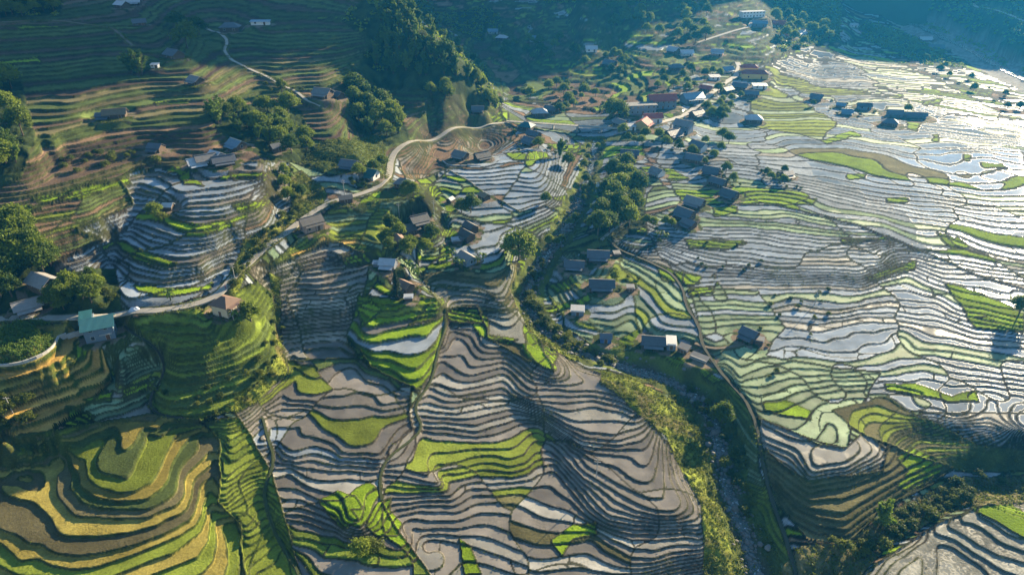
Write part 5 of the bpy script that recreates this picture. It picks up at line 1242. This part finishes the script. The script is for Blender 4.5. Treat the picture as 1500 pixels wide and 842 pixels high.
def pole(px, py, h, label, arms=2):
    x, y, z = at(px, py); o = empty('utility_pole', (x, y, z), random.uniform(-.3, .3)); tag(o, label, 'pole')
    MB().tube((0, 0, -1), (0, 0, h), .15, .10, 8).build('shaft', POLE, o)
    for k in range(arms):
        c = MB().box(-.9, .9, -.06, .06, h-.5-k*.9, h-.38-k*.9).build('crossarm', POLE, o)
        i_ = MB()
        for q in (-.75, 0, .75): i_.tube((q, 0, h-.38-k*.9), (q, 0, h-.16-k*.9), .05, .04, 6)
        i_.build('insulator', STONE, c)
pole(873, 703, 7.5, 'utility pole standing in the grey paddies'); pole(1193, 447, 7, 'utility pole among the pale terraces')
pole(585, 318, 6.5, 'utility pole on the green terraces under the road'); pole(20, 607, 6, 'pale pole in the thicket below the ochre terraces', 1)
pole(636, 315, 6.5, 'utility pole beside the path bend hut'); pole(345, 412, 7, 'utility pole on the verge of the concrete road'); pole(505, 287, 7, 'utility pole behind the small roadside shed')
def heap(px, py, r, h, label):
    x, y, z = at(px, py); V = [(0, 0, h)]; F_ = []; n = 14
    for k in range(1, 5):
        for i in range(n):
            a = 2*math.pi*i/n; q = r*k/4*random.uniform(.85, 1.15); V.append((q*math.cos(a)*1.5, q*math.sin(a), h*(1-(k/4)**2)+random.uniform(-.18, .18)-(.4 if k == 4 else 0)))
    F_ = [(0, 1+i, 1+(i+1) % n) for i in range(n)]+[(1+(k-1)*n+i, 1+k*n+i, 1+k*n+(i+1) % n, 1+(k-1)*n+(i+1) % n) for k in range(1, 4) for i in range(n)]
    o = mesh('tarpaulin', V, F_, simple('tarpaulin', (.45, .48, .52), .5, .3, 3)); o.location = (x, y, z); tag(o, label, 'tarpaulin')
heap(198, 455, 1.6, 1.0, 'crumpled pale tarpaulin over a heap at the roadside')
def person(px, py, ang, shirt, trousers, label):
    x, y, z = at(px, py); o = empty('person', (x, y, z+.08), ang); tag(o, label, 'person')
    def skin(name, pts, edges, m):
        me = bpy.data.meshes.new(name); me.from_pydata([p[:3] for p in pts], edges, []); me.materials.append(m); ob = link(bpy.data.objects.new(name, me), o)
        ob.modifiers.new('s', 'SKIN'); ob.modifiers.new('d', 'SUBSURF').levels = 1; ob.modifiers[-1].render_levels = 1
        for v, p in zip(me.skin_vertices[0].data, pts): v.radius = (p[3], p[3])
        me.skin_vertices[0].data[0].use_root = True
    body = [(0, 0, .95, .15), (0, 0, 1.2, .15), (0, 0, 1.42, .13), (0, 0, 1.52, .06), (0, .01, 1.62, .10), (0, .01, 1.72, .08), (.2, 0, 1.4, .06), (.27, .03, 1.15, .045), (.27, .1, .9, .035), (-.2, 0, 1.4, .06), (-.27, -.03, 1.15, .045), (-.27, -.02, .9, .035),
            (.1, 0, .88, .1), (.11, .14, .5, .07), (.11, .08, .08, .05), (-.1, 0, .88, .1), (-.11, -.1, .5, .07), (-.11, -.25, .1, .05)]
    skin('body', body, [(0, 1), (1, 2), (2, 3), (3, 4), (4, 5), (2, 6), (6, 7), (7, 8), (2, 9), (9, 10), (10, 11), (0, 12), (12, 13), (13, 14), (0, 15), (15, 16), (16, 17)], simple('clothes_'+label[:12].replace(' ', '_'), shirt, .9, .2, 3))
    skin('hair', [(0, 0, 1.70, .085), (0, -.02, 1.74, .07)], [(0, 1)], simple('hair_dark', (.015, .012, .01), .7))
person(434, 331, 2.3, (.03, .035, .05), None, 'person in dark clothes walking past the masonry house'); person(331, 424, 2.0, (.20, .05, .05), None, 'person in dull red clothes walking at the road bend')
# ------------------------------------------------------------------ haze
hz = MB().box(-2700, 3100, -600, 3500, min(-52, float(GZ.min()), float(Z.min()))-1, max(640, float(GZ.max())+15)).build('haze', None)
m = bpy.data.materials.new('haze'); m.use_nodes = True; t = m.node_tree; t.nodes.clear(); o_ = t.nodes.new('ShaderNodeOutputMaterial')
pv = t.nodes.new('ShaderNodeVolumePrincipled'); pv.inputs['Color'].default_value = (.025, .31, .75, 1); pv.inputs['Density'].default_value = .00016; pv.inputs['Anisotropy'].default_value = .35
t.links.new(pv.outputs[0], o_.inputs[1]); hz.data.materials.append(m); tag(hz, 'thin bluish evening haze filling the whole valley', 'haze', kind='stuff')
print('trees', NTREE, 'objects', len(bpy.data.objects))
